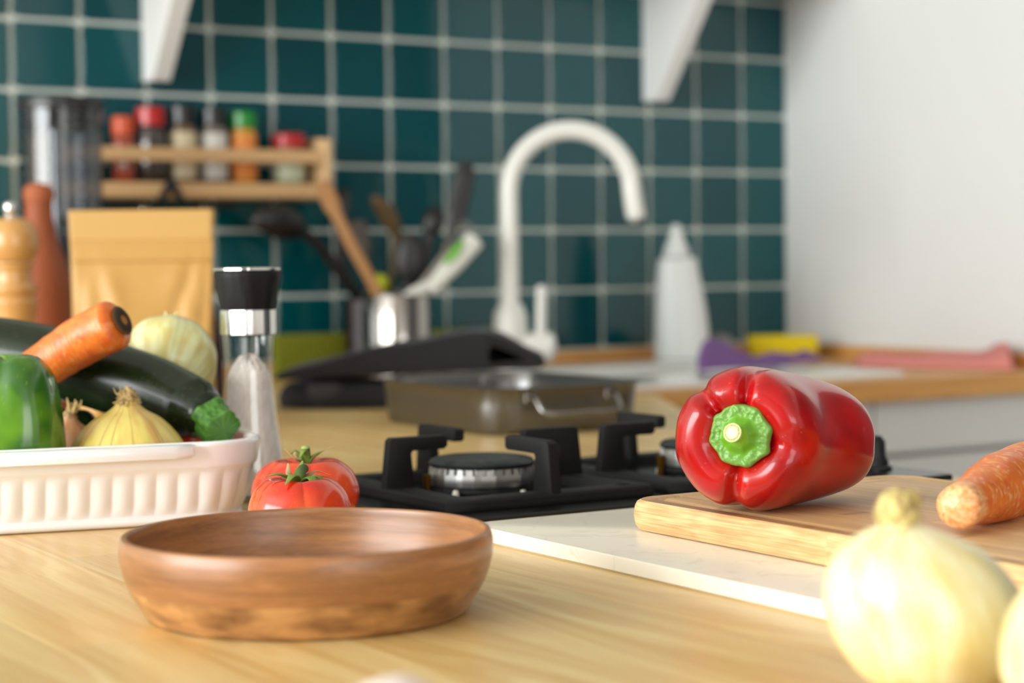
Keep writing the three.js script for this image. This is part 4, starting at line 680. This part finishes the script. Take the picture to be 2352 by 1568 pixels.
// ---------------------------------------------------------------- dark cloths between tap and roasting tin
{
  const o = D(945, 2.29), turn = Math.atan2(-RH.z, RH.x), k = 2.29 / FPX, X = (px) => (px - 945) * k, Y = (py) => EYE - (py - 603) * k;
  const fabric = std([32, 31, 33], 0.95, { sheen: 0.25, sheenRoughness: 0.6, sheenColor: new THREE.Color(0.5, 0.5, 0.55) });
  const soften = (g, a) => { const p = g.attributes.position; for (let i = 0; i < p.count; i++) { const x = p.getX(i), y = p.getY(i), z = p.getZ(i); p.setY(i, y + a * n3(x * 11, z * 14, y * 12) * smooth(0.002, 0.012, y)); p.setZ(i, z + a * 1.4 * n3(x * 9 + 5, y * 16, 3)); } g.computeVertexNormals(); return g; };
  const A = thing('oven_mitt', 'charcoal quilted oven mitt lying under the folded towel', 'oven mitt', o, turn);
  const sa = spline([[0, 0], [0.9, 0.0], [1, 0.2], [1, 0.6], [0.93, 0.92], [0.7, 1], [0, 1]]);
  part(A, 'mitt', surf(140, 40, (u, v) => { const q = sa(v), [x, z, nx, nz] = rrPoint(u, (X(1150) - X(632)) / 2, 0.075, 0.045), hh = mix(0.043, 0.037, smooth(-0.16, 0.1, x)); return V((X(632) + X(1150)) / 2 + x * q.x, clamp(q.y) * hh * 0.7 + 0.0025 * n3(x * 16, z * 16, 1) * (v > 0.5 ? 1 : 0) * q.y, -0.08 + z * q.x + 0.004 * n3(x * 13, v * 3, 7)); }), fabric);
  part(A, 'cuff', surf(80, 16, (u, v) => { const q = spline([[0.8, 0.02], [1, 0.12], [1.03, 0.5], [1, 0.88], [0.8, 0.98]])(v), [x, z] = rrPoint(u, 0.022, 0.077, 0.012); return V(X(745) + x * q.x, q.y * 0.031 + 0.0006, -0.08 + z * (0.97 + 0.03 * q.x)); }), std([58, 56, 60], 0.95), 'slightly paler stitched cuff');
  const B = thing('kitchen_towel', 'charcoal kitchen towel folded over into a wedge with an open end', 'towel', o.clone().setY(TOP + 0.0), turn);
  const outer = bezel([[X(640), Y(868)], [X(720), Y(846)], [X(850), Y(814)], [X(980), Y(793)], [X(1095), Y(775)], [X(1140), Y(785)], [X(1200), Y(815)], [X(1247), Y(842)], [X(1235), Y(850)], [X(1120), Y(849)], [X(960), Y(858)], [X(800), Y(863)], [X(690), Y(866)]]);
  const inner = bezel([[X(1128), Y(803)], [X(1160), Y(812)], [X(1206), Y(838)], [X(1165), Y(839)], [X(1126), Y(838)]]);
  const bare = (q) => { q.deleteAttribute('uv'); q.deleteAttribute('normal'); return mergeVertices(q, 1e-4); };
  part(B, 'fold', soften(bare(extrude(outer, 0.05, 0.004, [inner]).translate(0, 0.003, -0.058)), 0.0022), fabric);
  part(B, 'back_fold', soften(bare(extrude(outer, 0.08, 0.004).translate(0, 0.003, -0.148)), 0.0022), fabric);
  part(B, 'hem', sweep([V(X(1120), Y(779) + 0.0035, -0.004), V(X(1180), Y(803) + 0.003, -0.004), V(X(1246), Y(842) + 0.003, -0.004)], { n: 24, m: 10, rad: 0.0045 }), std([30, 28, 29], 0.95));
}
// ---------------------------------------------------------------- sink, tap and washing-up things
{
  const sx = (SNK.x0 + SNK.x1) / 2, szc = (SNK.z0 + SNK.z1) / 2, ceramic = std([226, 226, 220], 0.25, { clearcoat: 0.4 });
  const T = thing('sink', 'white inset kitchen sink in the brown worktop', 'sink', V(sx, TOP, szc));
  const hw = (SNK.x1 - SNK.x0) / 2, hd = (SNK.z1 - SNK.z0) / 2, bx0 = 1.53 - sx, bx1 = 1.88 - sx, bz0 = -2.48 - szc, bz1 = -2.25 - szc;
  const sh = [[-hw, -hd], [hw, -hd], [hw, hd], [-hw, hd]];
  part(T, 'rim', extrude(sh.map(([x, z]) => [x, -z]), 0.005, 0.0015, [[[bx0, -bz0], [bx0, -bz1], [bx1, -bz1], [bx1, -bz0]]]).rotateX(-Math.PI / 2).translate(0, 0.0018, 0), ceramic);
  const bw = (bx1 - bx0) / 2, bd = (bz1 - bz0) / 2;
  part(T, 'basin', rrLoft(bw, bd, 0.03, [[0.001, 0.006], [-0.004, -0.02], [-0.01, -0.15], [-0.03, -0.17], [-0.03, -0.172, 0]], { nu: 60 }).translate((bx0 + bx1) / 2, 0, (bz0 + bz1) / 2), ceramic);
  // tap
  const zt = -2.515, q = Z(1172, 700, zt), tw = std([224, 223, 216], 0.28, { clearcoat: 0.3 }), Tp = thing('kitchen_tap', 'white swan neck kitchen tap with a side lever', 'tap', V(q.x, TOP + 0.0084, zt));
  const m = new THREE.Vector3().subVectors(Z(1172, 700, zt), V(q.x, 0, zt)), topY = Z(1320, 305, zt).y - TOP - 0.0084, reach = 0.186;
  part(Tp, 'base', lathe([[0, 0], [0.0262, 0], [0.0262, 0.06], [0.0245, 0.085], [0.017, 0.1], [0, 0.1]], 48), tw);
  const R0 = reach / 2, yc = topY - R0, pts = [V(0, 0.09, 0), V(0, 0.17, 0), V(0, yc - 0.02, 0)];
  for (let i = 0; i <= 14; i++) { const a = Math.PI - i / 14 * Math.PI * 1.0; pts.push(RH.clone().multiplyScalar(R0 + R0 * Math.cos(a)).setY(yc + R0 * Math.sin(a))); }
  pts.push(RH.clone().multiplyScalar(reach + 0.004).setY(yc - 0.03), RH.clone().multiplyScalar(reach + 0.006).setY(Z(1463, 500, zt).y - TOP - 0.0084));
  part(Tp, 'spout', sweep(pts, { n: 120, m: 28, up: FH, rad: 0.0142 }), tw);
  const lv = part(Tp, 'lever', merged(sweep([RH.clone().multiplyScalar(0.0), RH.clone().multiplyScalar(0.03), RH.clone().multiplyScalar(0.062)].map((p) => p.setY(0.034)), { n: 12, m: 28, rad: 0.0215 }), sweep([RH.clone().multiplyScalar(0.0455).setY(0.05), RH.clone().multiplyScalar(0.0465).setY(0.085), RH.clone().multiplyScalar(0.0475).setY(0.123)], { n: 12, m: 16, up: RH, rad: 0.0078 })), tw);
  // washing-up liquid
  const zs = -2.572, qs = Z(1566, 760, zs), B = thing('soap_bottle', 'white plastic washing up bottle with a pointed cap', 'bottle', V(qs.x, TOP + 0.0084, zs), Math.atan2(-RH.z, RH.x)), pl = std([216, 219, 217], 0.4), hB = Z(1550, 515, zs).y - TOP - 0.0084;
  part(B, 'body', surf(72, 50, (u, v) => { const s = spline([[0, 0], [0.04, 0.0005], [0.0445, 0.006], [0.0445, 0.04], [0.041, 0.09], [0.0355, 0.135], [0.0318, hB - 0.062], [0.028, hB - 0.055], [0.015, hB - 0.052], [0, hB - 0.052]])(v), [c, sn] = P2(u); return V(c * s.x - 0.006 * smooth(0.03, 0.17, s.y), s.y, sn * s.x * 0.62); }, { flip: true }), pl);
  part(B, 'nozzle', latheSmooth([[0.021, hB - 0.053], [0.0215, hB - 0.045], [0.0155, hB - 0.03], [0.0095, hB - 0.012], [0.0075, hB - 0.003], [0.004, hB], [0, hB]], 40, 40).translate(-0.008, 0, 0), pl, 'pointed white cap');
  // sponge, scourer, cloths
  const ps = Z(1808, 795, -2.61), Sp = thing('sponge', 'yellow sponge in the corner behind the sink', 'sponge', V(2.115, TOP + 0.001, -2.585), Math.atan2(-RH.z, RH.x) - 0.02);
  part(Sp, 'foam', rrLoft(0.06, 0.02, 0.008, [[-0.01, 0, 0], [-0.003, 0], [0, 0.004], [0, 0.036], [-0.003, 0.04], [-0.003, 0.04, 0]], { nu: 80, crease: 0.9 }), std([214, 190, 12], 0.9));
  const Sc = thing('scourer', 'small silver wire scourer beside the washing up bottle', 'scourer', V(Z(1655, 800, -2.56).x, TOP + 0.0085, -2.565));
  part(Sc, 'coil', surf(60, 30, (u, v) => { const a = v * Math.PI, [c, s] = P2(u), r = 0.026 * (1 + 0.12 * n3(c * 6, s * 6, v * 8)); return V(c * Math.sin(a) * r, Math.max(0, 0.02 - Math.cos(a) * r * 0.78), s * Math.sin(a) * r); }, { flip: true }), std([150, 146, 140], 0.4, { metalness: 1 }));
  const heap = (T, f, mat, nu = 90, nv = 50) => part(T, 'cloth', surf(nu, nv, f, { closed: false }), mat);
  const Pu = thing('purple_cloth', 'purple microfibre cloth crumpled on the sink edge', 'cloth', V(0, TOP + 0.007, 0)), pa = std([118, 82, 140], 0.95, { sheen: 0.3, side: THREE.DoubleSide });
  heap(Pu, (u, v) => { const px = mix(1602, 1885, u), a = mix(2.78, 3.2, u * 0.8 + v * 0.2), near = D(px, mix(2.73, 3.06, u) + v * mix(0.22, 0.1, u), 0.008); const hh = mix(0.046, 0.014, smooth(0.05, 0.5, u)) * Math.sin(Math.PI * clamp(0.04 + 0.92 * v)) * smooth(-0.05, 0.06, u) * smooth(1.02, 0.9, u); return V(near.x, Math.max(0, hh + 0.006 * n3(u * 7, v * 5, 2) * Math.sin(Math.PI * v) + 0.0018), near.z); }, pa);
  const Pk = thing('pink_cloth', 'folded pink cloth on the worktop beside the white wall', 'cloth', V(0, TOP + 0.0008, 0)), pk = std([206, 128, 120], 0.95, { sheen: 0.3, side: THREE.DoubleSide });
  heap(Pk, (u, v) => { const px = mix(1962, 2330, u), dn = mix(3.04, 2.9, u), p = D(px, dn + v * mix(0.12, 0.16, u), 0); const hh = (mix(0.018, 0.022, u) + 0.014 * smooth(0.8, 0.93, u)) * Math.sin(Math.PI * clamp(v)) ** 0.35 * smooth(-0.01, 0.05, u) * smooth(1.005, 0.96, u); return V(Math.min(p.x, X1 - 0.022), Math.max(0.0006, hh + 0.003 * n3(u * 9, v * 5, 6) * Math.sin(Math.PI * v) + 0.0022 * Math.sin(v * 20) * Math.sin(Math.PI * v)), p.z); }, pk);
}

scene.traverse((o) => { if (o.isMesh) { o.castShadow = true; o.receiveShadow = true; } });
renderer.render(scene, camera);
